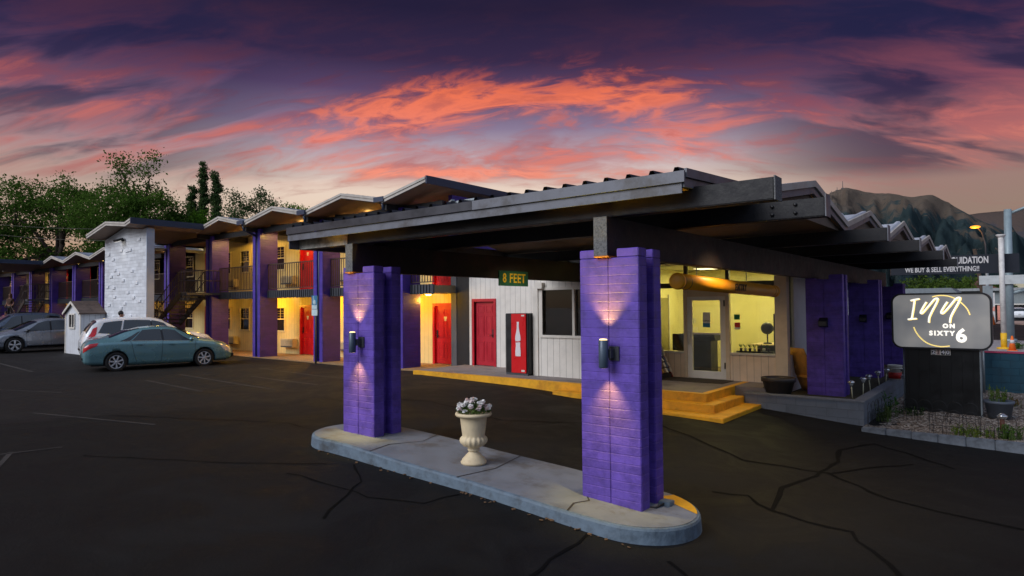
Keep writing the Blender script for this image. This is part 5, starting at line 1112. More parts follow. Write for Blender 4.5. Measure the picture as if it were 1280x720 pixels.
for k in range(520):
    a = rng.random()*6.283; rr = 0.19*math.sqrt(rng.random()); h = 0.02+0.17*rng.random()*(1.15-rr/0.22)
    c = Vector((-2.57+rr*1.12*math.cos(a), 0.08+rr*1.12*math.sin(a), uz+0.655+h)); d = Vector((math.cos(a)*rr*3+rng.normal(0, 0.5), math.sin(a)*rr*3+rng.normal(0, 0.5), 0.7+rng.random()*0.5)).normalized()
    w_ = d.cross(Vector((rng.normal(), rng.normal(), rng.normal()))).normalized()*0.009; l = 0.04+0.035*rng.random()
    lf.add([c, c+d*l*0.5+w_, c+d*l, c+d*l*0.5-w_], [(0, 1, 2, 3)])
for k in range(42):
    a = rng.random()*6.283; rr = 0.21*math.sqrt(rng.random()); c = Vector((-2.57+rr*math.cos(a)*1.12, 0.08+rr*math.sin(a)*1.12, uz+0.70+0.15*(1-(rr/0.24)**2)+rng.normal(0, 0.014)))
    tgt = fl1 if k % 3 else fl2
    for j in range(16):
        b = rng.random()*6.283; e = c+Vector((math.cos(b)*0.03*rng.random(), math.sin(b)*0.03*rng.random(), rng.random()*0.028)); p = Vector((rng.normal(), rng.normal(), rng.normal()+2.0)).normalized(); u1 = p.cross(Vector((1, 0.3, 0.2))).normalized()*0.016; u2 = p.cross(u1).normalized()*0.016
        tgt.add([e-u1-u2, e+u1-u2, e+u1+u2, e-u1+u2], [(0, 1, 2, 3)])
lf.build('leaves', leafmat('flower_leaf', (0.05, 0.10, 0.03), (0.16, 0.24, 0.07)), t2)
fl1.build('blossoms', leafmat('white_petal', (0.90, 0.87, 0.84), (0.95, 0.93, 0.9), 0.1), t2); fl2.build('blossoms', leafmat('pink_petal', (0.78, 0.62, 0.6), (0.86, 0.74, 0.72), 0.1), t2)

# ------------------------------------------------------------------ accessible-parking sign
t = thing('parking_sign', 'small blue and white accessible parking sign on a dark post by the violet column', 'sign', (-16.62, 7.2, gz(-16.6)))
s = MB(); s.tube([(-16.62, 7.22, gz(-16.6)-0.1), (-16.62, 7.22, 2.42)], 0.035, 8); s.build('post', M_char, t)
s = MB(); s.box(-16.79, -16.45, 7.165, 7.18, 1.95, 2.44); pn = s.build('panel', mat('sign_blue', lin(60, 130, 170), 0.4, var=0.05), t); s = MB(); s.box(-16.79, -16.45, 7.165, 7.18, 1.72, 1.94).box(-16.77, -16.47, 7.160, 7.164, 1.96, 2.10); s.build('white_panel', mat('sign_white', lin(200, 220, 224), 0.4), t)
s = MB(); s.lathe([(0.065, -0.002), (0.085, -0.002), (0.085, 0.002), (0.065, 0.002)], (-16.62, 7.160, 2.2), 20, 'y'); s.bar((-16.66, 7.16, 2.38), (-16.64, 7.16, 2.22), 0.006, 0.03); s.bar((-16.64, 7.16, 2.22), (-16.55, 7.16, 2.22), 0.006, 0.03); s.bar((-16.56, 7.16, 2.22), (-16.53, 7.16, 2.13), 0.006, 0.025); s.ball((-16.66, 7.16, 2.40), 0.022, 5); s.build('wheelchair_symbol', MATS['sign_white'], pn, loc=t['_org'])

# ------------------------------------------------------------------ monument sign
t = thing('monument_sign', 'grey light-box motel sign reading Inn on Sixty 6 on a black base', 'sign', (1.88, 10.5, -0.45))
s = MB(); s.box(1.2, 2.57, 10.52, 10.86, -0.75, 1.0); s.build('base', mat('black_ribbed_base', lin(17, 18, 20), 0.4, var=0.12, groove=(0.2, 'v', 0.04), streak=0.3), t)
s = MB(); s.box(2.572, 2.60, 10.50, 10.88, -0.75, 1.0); s.build('edge_trim', M_galv, t)
def rrect(x0, x1, z0, z1, r, n=8):
    P = []
    for cx, cz, a0 in ((x1-r, z0+r, -90), (x1-r, z1-r, 0), (x0+r, z1-r, 90), (x0+r, z0+r, 180)):
        for k in range(n+1): a = R(a0+90*k/n); P.append((cx+r*math.cos(a), cz+r*math.sin(a)))
    return P
CX0, CX1, CZ0, CZ1 = 0.96, 2.81, 0.97, 2.21
s = MB(); o = rrect(CX0, CX1, CZ0, CZ1, 0.2); i_ = rrect(CX0+0.035, CX1-0.035, CZ0+0.035, CZ1-0.035, 0.17); n = len(o)
s.add([(a, 10.44, b) for a, b in o]+[(a, 10.44, b) for a, b in i_]+[(a, 10.92, b) for a, b in o]+[(a, 10.462, b) for a, b in i_], [(k, (k+1) % n, n+(k+1) % n, n+k) for k in range(n)]+[(k, 2*n+k, 2*n+(k+1) % n, (k+1) % n) for k in range(n)]+[(n+k, n+(k+1) % n, 3*n+(k+1) % n, 3*n+k) for k in range(n)]+[tuple(range(2*n, 3*n))])
cb = s.build('cabinet', M_dark, t)
def facemat():
    m = bpy.data.materials.new('sign_face'); m.use_nodes = True; N = Nodes(m.node_tree); b = N.n['Principled BSDF']; P = N.new('ShaderNodeTexCoord').outputs['Object']
    n = N.noise(P, 1.3, 2, 0.5); c = N.ramp(n, [(0.35, lin(96, 98, 102)), (0.65, lin(128, 126, 124))])
    N.put(b.inputs['Base Color'], c); N.put(b.inputs['Emission Color'], c); b.inputs['Emission Strength'].default_value = 0.8; b.inputs['Roughness'].default_value = 0.35; return m
s = MB(); s.prism(rrect(CX0+0.036, CX1-0.036, CZ0+0.036, CZ1-0.036, 0.168), 10.464, 10.50); s.build('face', facemat(), cb, loc=t['_org'])
E_w = emat('sign_letter_glow', (1, 0.94, 0.82), 1.05); E_y = emat('sign_gold_glow', (1, 0.74, 0.22), 0.95)
W_, H_ = 944.0, 530.0   # the light box as drawn: width and height units
def sp(u, v): return (CX0+(u-118)/(1062-118)*(CX1-CX0), 10.458, CZ1-(v-86)/(602-86)*(CZ1-CZ0))
def stroke(name, pts, w, m, y=10.458):
    P = [Vector(sp(*p)) for p in pts]
    fine = []
    for k in range(len(P)-1):
        p0_, p1_, p2_, p3_ = P[max(k-1, 0)], P[k], P[k+1], P[min(k+2, len(P)-1)]
        for j in range(5):
            q = j/5; fine.append(0.5*((2*p1_)+(p2_-p0_)*q+(2*p0_-5*p1_+4*p2_-p3_)*q*q+(3*p1_-p0_-3*p2_+p3_)*q**3))
    fine.append(P[-1]); mb = MB(); Lr = []
    for k, p in enumerate(fine):
        d = fine[min(k+1, len(fine)-1)]-fine[max(k-1, 0)]
        if d.length < 1e-6: d = Vector((1, 0, 0))
        d.normalize(); nn = Vector((-d.z, 0, d.x))*w/2; Lr.append((p+nn, p-nn))
    k2 = len(Lr); v = [Vector((a.x, y, a.z)) for a, _ in Lr]+[Vector((b.x, y, b.z)) for _, b in Lr]+[Vector((a.x, y+0.004, a.z)) for a, _ in Lr]+[Vector((b.x, y+0.004, b.z)) for _, b in Lr]
    mb.add(v, [(i, i+1, k2+i+1, k2+i) for i in range(k2-1)]+[(i, 2*k2+i, 2*k2+i+1, i+1) for i in range(k2-1)]+[(k2+i, k2+i+1, 3*k2+i+1, 3*k2+i) for i in range(k2-1)])
    return mb.build(name, m, cb, loc=t['_org'])
INN = [[(312, 154), (352, 145), (400, 138)], [(352, 150), (338, 230), (318, 325)], [(280, 330), (320, 325), (368, 321)],
       [(466, 168), (440, 205), (408, 260), (416, 274), (440, 255), (500, 190), (545, 142), (575, 138), (560, 180), (520, 250), (490, 310), (484, 358)],
       [(664, 168), (636, 205), (604, 258), (612, 274), (640, 255), (700, 190), (745, 140), (782, 132), (766, 176), (724, 245), (692, 305), (682, 358)]]
for k, p in enumerate(INN): stroke('inn_gold_edge', [(u+8, v+4) for u, v in p], 0.028, E_y, 10.460)
for k, p in enumerate(INN): stroke('inn_lettering', p, 0.030, E_w, 10.452)
stroke('ring_arc', [(524, 122), (570, 112), (620, 110), (680, 118), (740, 142), (800, 185), (845, 235), (868, 288)], 0.022, E_y)
stroke('ring_arc', [(338, 402), (360, 450), (400, 500), (450, 540), (510, 565), (580, 577), (630, 576), (676, 570)], 0.022, E_y)
def stext(b, u, v, size, bold=0.008, spc=1.0, m=E_w): x, y, z = sp(u, v); return text_obj('lettering', b, size, m, cb, T((x, y-0.002, z)) @ FRONT, 0.002, bold, spacing=spc)
stext('ON', 672, 390, 0.125, 0.007, 1.35); stext('SIXTY', 605, 457, 0.135, 0.007, 1.4); stext('6', 784, 480, 0.40, 0.014)
s = MB(); s.box(1.70, 2.06, 10.50, 10.518, 0.84, 0.966); np_ = s.build('number_strip', M_trim, t)
for k, ch in enumerate('2140'): 
    x = 1.748+k*0.088; q = MB(); q.box(x-0.035, x+0.035, 10.492, 10.499, 0.85, 0.956); q.build('digit_tile', M_dark if k != 1 else mat('pinkish_tile', lin(190, 160, 150), 0.5), np_, loc=t['_org']); text_obj('lettering', ch, 0.12, MATS['picture_white'] if k != 1 else M_dark, np_, T((x, 10.490, 0.903)) @ FRONT, 0.001, 0.003)
s = MB(); s.tube([(1.17, 10.6, -0.5), (1.17, 10.6, 0.98)], 0.02, 6); s.tube([(1.10, 10.7, 0.3), (1.17, 10.6, 0.28)], 0.03, 6); s.tube([(1.10, 10.7, 0.45), (1.17, 10.6, 0.47)], 0.03, 6); s.build('conduit', M_galv, t)

# solar lights, bucket, garden bits
def solar(label, loc, h=0.33, dark=False, first=[None]):
    if first[0] is None:
        r = local('solar_light', label, 'solar light', 'solar path lights along the planter wall')
        s = MB(); s.tube([(0, 0, 0), (0, 0, 0.3)], 0.012, 8); s.build('stake', mat('cream_stake', lin(214, 206, 170), 0.5), r)
        s = MB(); s.lathe([(0.0, 0.29), (0.025, 0.29), (0.055, 0.37), (0.0, 0.37)], (0, 0, 0), 16); s.build('lens', mat('clear_plastic', lin(170, 172, 168), 0.2, var=0.0), r)
        s = MB(); s.lathe([(0.075, 0.365), (0.075, 0.38), (0.04, 0.415), (0.0, 0.42)], (0, 0, 0), 16); s.build('cap', mat('bright_chrome', lin(214, 214, 216), 0.2, metal=0.8, var=0.03), r)
        first[0] = r
    else:
        r = copy_tree(first[0]); r['label'] = label
    r.location = loc; r.rotation_euler = (rng.normal(0, 0.05), rng.normal(0, 0.06), 0); return r
for x, y, lb in ((0.40, 9.0, 'solar path light nearest the planter corner, left of the others'), (0.47, 9.75, 'second solar path light from the planter corner, slightly leaning'), (0.49, 10.5, 'middle solar path light of the row behind the planter coping'), (0.52, 11.5, 'fourth solar path light along the planter, before the last pillar'), (0.53, 12.3, 'farthest solar path light, just left of the white bucket')): solar(lb, (x, y, -0.08))
t = thing('bucket', 'white bucket with a red label standing on the planter wall end', 'bucket', (0.70, 12.6, 0.03))
s = MB(); s.lathe([(0.0, 0.0), (0.14, 0.0), (0.163, 0.33), (0.17, 0.335), (0.172, 0.37), (0.16, 0.375), (0.15, 0.35), (0.13, 0.03), (0.0, 0.03)], (0.70, 12.6, 0.032), 32); s.build('body', M_trim, t)
s = MB(); s.lathe([(0.1425, 0.03), (0.1545, 0.19)], (0.70, 12.6, 0.032), 32); s.build('paper_label', mat('bucket_red', lin(190, 40, 32), 0.5, var=0.2, vscale=14), t)
s = MB(); s.lathe([(0.176, 0.28), (0.176, 0.3)], (0.70, 12.6, 0.032), 24); s.build('rim_band', M_trim, t)
def sprig(name, label, cat, c, n, h, spread, c1, c2, lw=0.02, group=None):
    t = thing(name, label, cat, c, group); st = MB(); lf = MB(); c = Vector(c)
    for k in range(n):
        a = rng.random()*6.283; r0 = spread*math.sqrt(rng.random()); b = c+Vector((math.cos(a)*r0, math.sin(a)*r0, -0.03)); hh = h*(0.5+0.6*rng.random()); tip = b+Vector((rng.normal(0, 0.12)*hh, rng.normal(0, 0.12)*hh, hh))
        st.tube([b, b.lerp(tip, 0.5), tip], [0.006, 0.005, 0.003], 4, False)
        for j in range(9):
            p = b.lerp(tip, 0.2+0.8*rng.random()); d = Vector((rng.normal(), rng.normal(), 0.5+0.5*rng.random())).normalized(); l = lw*(2.2+1.5*rng.random()); w_ = d.cross(Vector((0.3, 0.2, 1))).normalized()*lw*0.6
            lf.add([p, p+d*l*0.5+w_, p+d*l, p+d*l*0.5-w_], [(0, 1, 2, 3)])
    st.build('stems', mat('plant_stem', lin(84, 104, 44), 0.7), t); lf.build('leaves', leafmat('leaf_%s' % name, c1, c2), t); return t
t = thing('plant_pot', 'grey round plant pot at the right foot of the black sign base', 'pot', (2.86, 10.6, -0.45))
s = MB(); s.lathe([(0.0, 0.0), (0.2, 0.0), (0.25, 0.3), (0.27, 0.305), (0.27, 0.36), (0.24, 0.36), (0.23, 0.3), (0.0, 0.29)], (2.88, 10.65, -0.45), 32); s.build('pot', mat('blue_grey_pot', lin(92, 100, 112), 0.6), t)
sprig('potted_plant', 'yellow-green bushy plant growing in the grey pot', 'plant', (2.86, 10.66, -0.13), 26, 0.36, 0.17, (0.09, 0.16, 0.02), (0.2, 0.28, 0.04))
sprig('weed', 'leafy green weed at the planter wall by the sign base', 'weed', (1.05, 9.6, -0.44), 12, 0.5, 0.12, (0.03, 0.10, 0.02), (0.08, 0.2, 0.05), 0.03)
sprig('low_weed', 'yellow-green clump of weeds behind the wire hoops', 'weed', (2.55, 8.0, -0.45), 60, 0.2, 0.34, (0.11, 0.17, 0.02), (0.22, 0.28, 0.04), 0.018)
sprig('round_weed', 'bright green rounded weed at the right frame edge', 'weed', (3.10, 7.95, -0.45), 44, 0.27, 0.17, (0.06, 0.15, 0.02), (0.14, 0.26, 0.05))
sprig('small_weed', 'low dark weed between wire hoops and sign base', 'weed', (1.35, 9.9, -0.45), 26, 0.2, 0.25, (0.02, 0.05, 0.015), (0.05, 0.09, 0.03))
sprig('dry_weed', 'dry orange-brown weed patch below the teal wall', 'weed', (2.95, 12.6, -0.44), 40, 0.18, 0.3, (0.2, 0.1, 0.03), (0.3, 0.17, 0.05))
sprig('sprout', 'thin green sprout on the gravel by the teal wall', 'weed', (2.95, 12.0, -0.44), 8, 0.4, 0.1, (0.04, 0.09, 0.02), (0.1, 0.18, 0.04))
sprig('creeper', 'pale creeping weed at the near left corner of the gravel', 'weed', (0.98, 8.9, -0.44), 24, 0.3, 0.14, (0.06, 0.09, 0.03), (0.14, 0.18, 0.07))
def hoops(label, pts, n):
    t = thing('wire_fence', label, 'wire fence', (pts[0][0], pts[0][1], -0.45), 'low wire hoop fences in the gravel bed'); s = MB(); a, b = Vector((*pts[0], -0.5)), Vector((*pts[1], -0.5))
    for k in range(n):
        p, q = a.lerp(b, k/n), a.lerp(b, (k+1)/n); h = 0.5; r = (q-p).length*0.5
        for f_, hh in ((1.0, h), (0.55, h*0.66)):
            m_ = (p+q)/2; arc = [m_+(p-m_)*f_]+[m_+(p-m_)*f_*math.cos(R(w_))+Vector((0, 0, hh-r*f_+r*f_*math.sin(R(w_)))) for w_ in range(0, 181, 20)]+[m_+(q-m_)*f_]; s.tube(arc, 0.0045, 5)
    s.tube([a+Vector((0, 0, 0.2)), b+Vector((0, 0, 0.2))], 0.005, 5); s.build('wire_hoops', M_iron, t)
hoops('black wire hoop fence leaning along the side of the planter wall', ((0.86, 7.95), (0.92, 9.6)), 5)
hoops('black wire hoop fence before the black sign base', ((1.3, 9.3), (2.6, 9.1)), 5)
hoops('black wire hoop fence close to the edging blocks on the right', ((1.9, 7.95), (3.2, 7.85)), 5)
t = thing('garden_lamp', 'short brown bollard lamp with a pale cap near the edging blocks', 'garden lamp', (2.98, 8.55, -0.45))
s = MB(); s.tube([(2.98, 8.55, -0.47), (2.98, 8.55, -0.18)], 0.04, 10); s.build('post', mat('rust_brown', lin(92, 52, 36), 0.7, var=0.1), t); s = MB(); s.lathe([(0.045, -0.18), (0.085, -0.13), (0.085, -0.11), (0.03, -0.07), (0.0, -0.065)], (2.98, 8.55, 0), 16); s.build('cap', MATS['bright_chrome'], t)
t = thing('boundary_wall', 'teal painted block wall with a pink top edge behind the gravel', 'wall', (5, 15.6, -0.4))
s = MB(); s.box(1.9, 14, 15.6, 15.8, -0.7, 0.60); s.build('block_wall', mat('teal_block', lin(34, 78, 96), 0.7, var=0.12, bump=0.3, brick=(0.4, 0.2, 0.006, 0.5)), t); s = MB(); s.box(1.88, 14, 15.58, 15.82, 0.602, 0.64); s.build('top_edge', mat('pink_edge', lin(196, 70, 104), 0.6), t)
s = MB(); s.tube([(2.45, 14.9, -0.5), (2.45, 14.9, 0.95)], 0.03, 6); s.box(2.42, 2.56, 14.86, 14.94, 0.7, 1.15); t = tag(s.build('utility_pedestal', M_galv, loc=(2.45, 14.9, -0.5)), 'small white utility box on a post beside the monument sign', 'utility box')

# ------------------------------------------------------------------ street beyond
A_ = Vector((3.16, 36.75, 0)); 
Lr_ = cf.copy(); Lr_.z = 0; Lr_.normalize(); rr_ = cr.copy()
e_left = (Lr_*math.cos(R(66))-rr_*math.sin(R(66))).normalized(); LL = 5.9; e_r = -e_left; nrm = Vector((e_r.y, -e_r.x, 0))
org = A_+e_left*LL
Mloc = Matrix(((e_r.x, -nrm.x, 0, org.x), (e_r.y, -nrm.y, 0, org.y), (0, 0, 1, 0), (0, 0, 0, 1)))
t = thing('liquidation_sign', 'long dark billboard lettered LIQUIDATION, we buy and sell everything', 'billboard', tuple(org))
def lm(mb): mb.v = [tuple(Mloc @ Vector(p)) for p in mb.v]; return mb
s = MB(); s.box(0, LL, 0, 0.25, 3.55, 4.56); lm(s).build('panel', mat('dark_slate_board', lin(30, 34, 44), 0.6, var=0.05), t)
Wt = mat('signpaint_white', lin(214, 210, 208), 0.6, var=0.06)
text_obj('lettering', 'LIQUIDATION', 0.50, Wt, t, Mloc @ T((3.6, -0.012, 4.26)) @ FRONT, 0.004, 0.014, xscale=0.60)
text_obj('lettering', 'WE BUY & SELL EVERYTHING!!', 0.38, Wt, t, Mloc @ T((2.42, -0.012, 3.80)) @ FRONT, 0.004, 0.008, xscale=0.67)
t = thing('sign_pole', 'white round sign pole with a yellow painted foot', 'pole', (2.42, 36.2, -0.5))
s = MB(); s.tube([(2.42, 36.22, 0.35), (2.42, 36.22, 5.5)], 0.125, 14); s.lathe([(0.125, 5.4), (0.22, 5.52), (0.22, 5.56), (0.0, 5.56)], (2.42, 36.22, 0), 14); s.build('shaft', mat('chalk_white_paint', lin(216, 212, 208), 0.6, var=0.1, dirt=(lin(150, 146, 140), 0.5)), t)
s = MB(); s.tube([(2.42, 36.22, -0.5), (2.42, 36.22, 0.36)], 0.14, 14); s.lathe([(0.32, -0.5), (0.32, -0.4), (0.14, -0.38)], (2.42, 36.22, 0), 16); s.build('foot', mat('safety_yellow', lin(230, 178, 30), 0.6, var=0.1), t)
sprig('verge_grass', 'green grass tuft at the foot of the white pole', 'grass', (2.95, 36.4, -0.48), 60, 0.35, 0.3, (0.05, 0.13, 0.02), (0.1, 0.2, 0.04), 0.03)
t = thing('traffic_pole', 'tall blue-grey traffic signal pole with arms reaching right', 'pole', (2.55, 43.9, -0.5))
s = MB(); s.tube([(2.55, 43.95, -0.5), (2.62, 43.95, 7.75)], [0.24, 0.2], 14); s.lathe([(0.36, -0.5), (0.36, -0.3), (0.25, -0.28)], (2.55, 43.95, 0), 16); s.build('shaft', mat('blue_grey_steel', lin(142, 158, 164), 0.5, metal=0.2, var=0.08), t)
s = MB(); s.tube([(2.62, 43.95, 7.45), (4.6, 44.6, 8.3), (7.5, 45.6, 9.2)], [0.09, 0.08, 0.06], 8); s.tube([(2.58, 43.95, 2.5), (3.4, 44.2, 2.75), (6, 45, 3.0)], [0.12, 0.11, 0.09], 8); s.build('arm', MATS['blue_grey_steel'], t)
s = MB(); s.box(1.1, 3.5, 43.6, 43.68, 3.1, 3.65); s.build('street_name_plate', mat('plate_pale', lin(186, 190, 190), 0.5, var=0.08), t)
t = thing('street_lamp', 'curved street lamp with a glowing orange head before the mountain', 'street lamp', (0.6, 67.9, -0.5))
s = MB(); s.tube([(0.6, 67.9, -0.6), (0.6, 67.9, 5.2)], [0.17, 0.13], 10); s.build('pole', M_galv, t); s = MB(); s.tube([(0.6, 67.9, 5.2), (0.55, 67.9, 7.4), (0.3, 67.7, 8.5), (0.0, 67.4, 8.95)], [0.09, 0.07, 0.05, 0.04], 8); s.build('arm', M_char, t)
s = MB(); s.ball((-0.15, 67.25, 9.0), 0.42, 8, (1.0, 1.0, 0.32)); s.build('lamp_head', emat('sodium_glow', (1, 0.36, 0.03), 1.25), t)
lamp('sodium', 'POINT', (-0.15, 67.0, 8.6), 90, (1, 0.45, 0.1), 0.3, parent=t)
t = thing('utility_pole', 'leaning wooden utility pole behind the billboard', 'pole', (0.0, 62, -0.5)); s = MB(); s.tube([(0.9, 62, -0.6), (0.0, 62, 6.6)], [0.2, 0.14], 8); s.build('shaft', M_bark, t); s = MB(); s.box(0.5, 1.2, 61.8, 61.9, 1.5, 3.4); s.build('meter_box', M_galv, t)
def cone(label, loc, h):
    t = thing('traffic_cone', label, 'traffic cone', loc); x, y, z = loc; s = MB(); s.lathe([(h*0.22, 0.03), (h*0.05, h), (0.0, h)], loc, 16); s.build('body', mat('cone_orange', lin(236, 110, 34), 0.5, var=0.05), t); s = MB(); s.box(x-h*0.28, x+h*0.28, y-h*0.28, y+h*0.28, z, z+0.03); s.build('base', MATS['cone_orange'], t); s = MB(); s.lathe([(h*0.145, h*0.5), (h*0.105, h*0.72)], loc, 16); s.build('band', Wt, t)
cone('small orange cone at the near edge of the pavement', (2.78, 35.0, -0.48), 0.75)
cone('large orange barrel-like cone beyond the white pole', (0.35, 80.5, -0.58), 2.0)
t = thing('gas_sign', 'stack of small coloured price boards beyond the orange cone', 'sign', (0.1, 82, -0.5)); s = MB(); s.box(-0.3, 0.7, 82, 82.2, -0.5, 3.0); s.build('board', Wt, t); s = MB(); s.box(-0.28, 0.68, 81.95, 81.99, 1.0, 1.5).box(0.9, 2.2, 82, 82.1, 0.0, 1.6); s.build('price_panel', mat('pink_panel', lin(226, 150, 130), 0.5), t)
t = thing('street_building', 'long grey flat-roofed shop building across the street', 'building', (5, 130, -0.5))
s = MB(); s.box(-10, 40, 130, 145, -0.6, 3.9); s.build('wall', mat('grey_stucco', lin(122, 130, 132), 0.8, var=0.06), t); s = MB(); s.box(-10.3, 40, 129.2, 145, 3.9, 4.35); s.build('roof_edge', mat('grey_parapet', lin(150, 154, 156), 0.7), t)
s = MB(); s.box(-2, 38, 129.93, 129.98, -0.3, 1.4); s.build('shopfront', M_winpane, t); s = MB(); s.box(-1.0, 38, 128.0, 129.9, 1.5, 1.7); s.build('canopy', M_trim, t)
t = thing('red_building', 'red brick and cream building behind the grey shop', 'building', (8, 160, -0.5)); s = MB(); s.box(4.3, 40, 160, 175, -0.6, 6.4); s.build('wall', mat('orange_red_wall', lin(190, 92, 62), 0.8, var=0.08), t); s = MB(); s.box(0, 4.25, 159, 175, -0.6, 6.6); s.build('cream_bay', mat('cream_wall', lin(206, 194, 164), 0.8, var=0.05), t)
t = thing('low_building', 'low white and grey building behind the monument sign', 'building', (-13, 112, -0.5)); s = MB(); s.box(-22, -5, 112, 122, -0.6, 3.3); s.build('wall', mat('pale_wall', lin(176, 180, 186), 0.8, var=0.05), t); s = MB(); s.prism([(-22.5, 3.3), (-4.5, 3.3), (-5.5, 4.2), (-21.5, 4.2)], 111.5, 122.5); s.build('roof', mat('grey_roof', lin(120, 128, 134), 0.7), t)
t = thing('brown_house', 'brown gabled roof house among the trees across the street', 'house', (-3.5, 138, 0)); s = MB(); s.box(-7, 0.5, 138, 146, -0.6, 3.6); s.build('wall', M_cloth2, t); s = MB(); s.prism([(-7.6, 3.6), (1.1, 3.6), (-3.2, 6.0)], 137.5, 146.5); s.build('roof', mat('red_brown_roof', lin(104, 70, 58), 0.85, var=0.15), t)

# ------------------------------------------------------------------ people
def skin_mesh(name, verts, edges, radii, m, parent, sub=1):
    me = bpy.data.meshes.new(name); me.from_pydata(verts, edges, []); o = bpy.data.objects.new(name, me); COL.objects.link(o)
    sk = o.modifiers.new('s', 'SKIN'); lay = me.skin_vertices[0] if me.skin_vertices else None
    if lay is None:
        bm = bmesh.new(); bm.from_mesh(me); bm.verts.layers.skin.verify(); bm.to_mesh(me); bm.free(); lay = me.skin_vertices[0]
    for i, r in enumerate(radii): lay.data[i].radius = (r, r) if not isinstance(r, tuple) else r
    lay.data[0].use_root = True
    sb = o.modifiers.new('u', 'SUBSURF'); sb.levels = sub; sb.render_levels = sub
    dg = bpy.context.evaluated_depsgraph_get(); nm = bpy.data.meshes.new_from_object(o.evaluated_get(dg)); bpy.data.objects.remove(o)
    nm.materials.clear(); nm.materials.append(m); nm.polygons.foreach_set('use_smooth', [True]*len(nm.polygons))
    r = bpy.data.objects.new(name, nm); COL.objects.link(r); r.parent = parent; r['_org'] = list(parent['_org']); return r
def person(label, loc, rz, top, bottom, hairm, sit=False, long_hair=False, s=1.0):
    t = local('person', label, 'person')
    hip = 0.95 if not sit else 0.5
    kz = 0.5 if not sit else 0.48
    ky = -0.02 if not sit else -0.42
    fy = 0.03 if not sit else -0.42
    V = [(0, 0, hip), (0, 0, hip+0.2), (0, 0, hip+0.42), (0, 0, hip+0.53), (0, -0.01, hip+0.62), (0, -0.01, hip+0.75)]
    r = [(0.16, 0.11), (0.135, 0.10), (0.17, 0.11), (0.06, 0.06), (0.075, 0.085), (0.07, 0.085)]
    Ed = [(0, 1), (1, 2), (2, 3), (3, 4), (4, 5)]
    for sx in (-1, 1):
        b = len(V); V += [(sx*0.19, 0, hip+0.45), (sx*0.25, 0.03, hip+0.18), (sx*0.23, -0.12, hip-0.02), (sx*0.21, -0.2, hip-0.06)]; r += [0.06, 0.045, 0.035, 0.035]; Ed += [(2, b), (b, b+1), (b+1, b+2), (b+2, b+3)]
        b = len(V); V += [(sx*0.1, 0, hip-0.08), (sx*0.11, ky, kz), (sx*0.11, fy, 0.08), (sx*0.12, fy-0.13, 0.03)]; r += [0.09, 0.06, 0.042, 0.035]; Ed += [(0, b), (b, b+1), (b+1, b+2), (b+2, b+3)]
    skin_mesh('body', V, Ed, r, M_skin, t, 2)
    c = [V[0], V[1], V[2], (0, 0, hip+0.5)]; rr = [(0.178, 0.125), (0.15, 0.115), (0.185, 0.125), (0.09, 0.08)]; Ed2 = [(0, 1), (1, 2), (2, 3)]
    for sx in (-1, 1): b = len(c); c += [(sx*0.19, 0, hip+0.45), (sx*0.235, 0.02, hip+0.28)]; rr += [0.075, 0.062]; Ed2 += [(2, b), (b, b+1)]
    skin_mesh('shirt', c, Ed2, rr, top, t, 2)
    c = [(0, 0, hip)]; rr = [(0.175, 0.125)]; Ed2 = []
    for sx in (-1, 1): b = len(c); c += [(sx*0.1, 0, hip-0.08), (sx*0.11, ky, kz), (sx*0.11, fy, 0.2)]; rr += [0.105, 0.078, 0.06]; Ed2 += [(0, b), (b, b+1), (b+1, b+2)]
    skin_mesh('trousers', c, Ed2, rr, bottom, t, 2)
    q = MB(); q.ball((0, 0.02, hip+0.75), 0.10, 8, (0.9, 1.05, 1.08))
    if long_hair: q.ball((0, 0.07, hip+0.60), 0.11, 8, (1.0, 0.55, 1.5))
    q.build('hair', hairm, t)
    q = MB(); q.ball((0, -0.105, hip+0.67), 0.02, 5, (0.8, 1, 1.2))
    for sx in (-1, 1): q.ball((sx*0.085, 0.0, hip+0.68), 0.025, 5, (0.5, 0.8, 1.2))
    q.build('nose_and_ears', M_skin, t)
    t.scale = (s, s, s); t.location = loc; t.rotation_euler = (0, 0, rz); return t
person('dark-haired man in a dark shirt standing behind the white SUV', (-25.75, 4.2, 0.15), 2.6, M_cloth, M_cloth, M_hair, s=1.0)
person('woman with long light brown hair standing on the far stair landing', (-49.6, 6.2, 1.38), 0.6, M_cloth2, M_cloth, M_hairb, long_hair=True, s=0.97)
person('small figure sitting on the far staircase in a red top', (-48.2, 5.65, 0.95), 0.9, M_reddeep, M_cloth, M_hair, sit=True, s=0.75)

# ------------------------------------------------------------------ trees
FW = Vector((-math.sin(YAW), math.cos(YAW), 0)); RT = Vector((math.cos(YAW), math.sin(YAW), 0))
def plan(D, lat, z=0.0):
    """ground point D metres ahead of the street corner and lat metres right of that line"""
    p = Vector((CAM.x, CAM.y, 0))+FW*D+RT*lat; return Vector((p.x, p.y, z))
def leaves(mb_list, clusters, per, size, spread):
    """many small leaf-sized quads gathered in clumps"""
    c = np.repeat(np.asarray(clusters, float), per, axis=0); n = len(c)
    p = c+rng.normal(0, 1, (n, 3))*np.asarray(spread)
    d = rng.normal(0, 1, (n, 3)); d[:, 2] += 0.2; d /= np.linalg.norm(d, axis=1)[:, None]
    q = np.cross(d, rng.normal(0, 1, (n, 3))); q /= np.linalg.norm(q, axis=1)[:, None]
    s = size*(0.6+0.8*rng.random((n, 1)))
    v = np.stack([p-d*s, p+q*s*0.45, p+d*s, p-q*s*0.45], 1).reshape(-1, 3)
    f = np.arange(n*4).reshape(-1, 4)
    return v, f
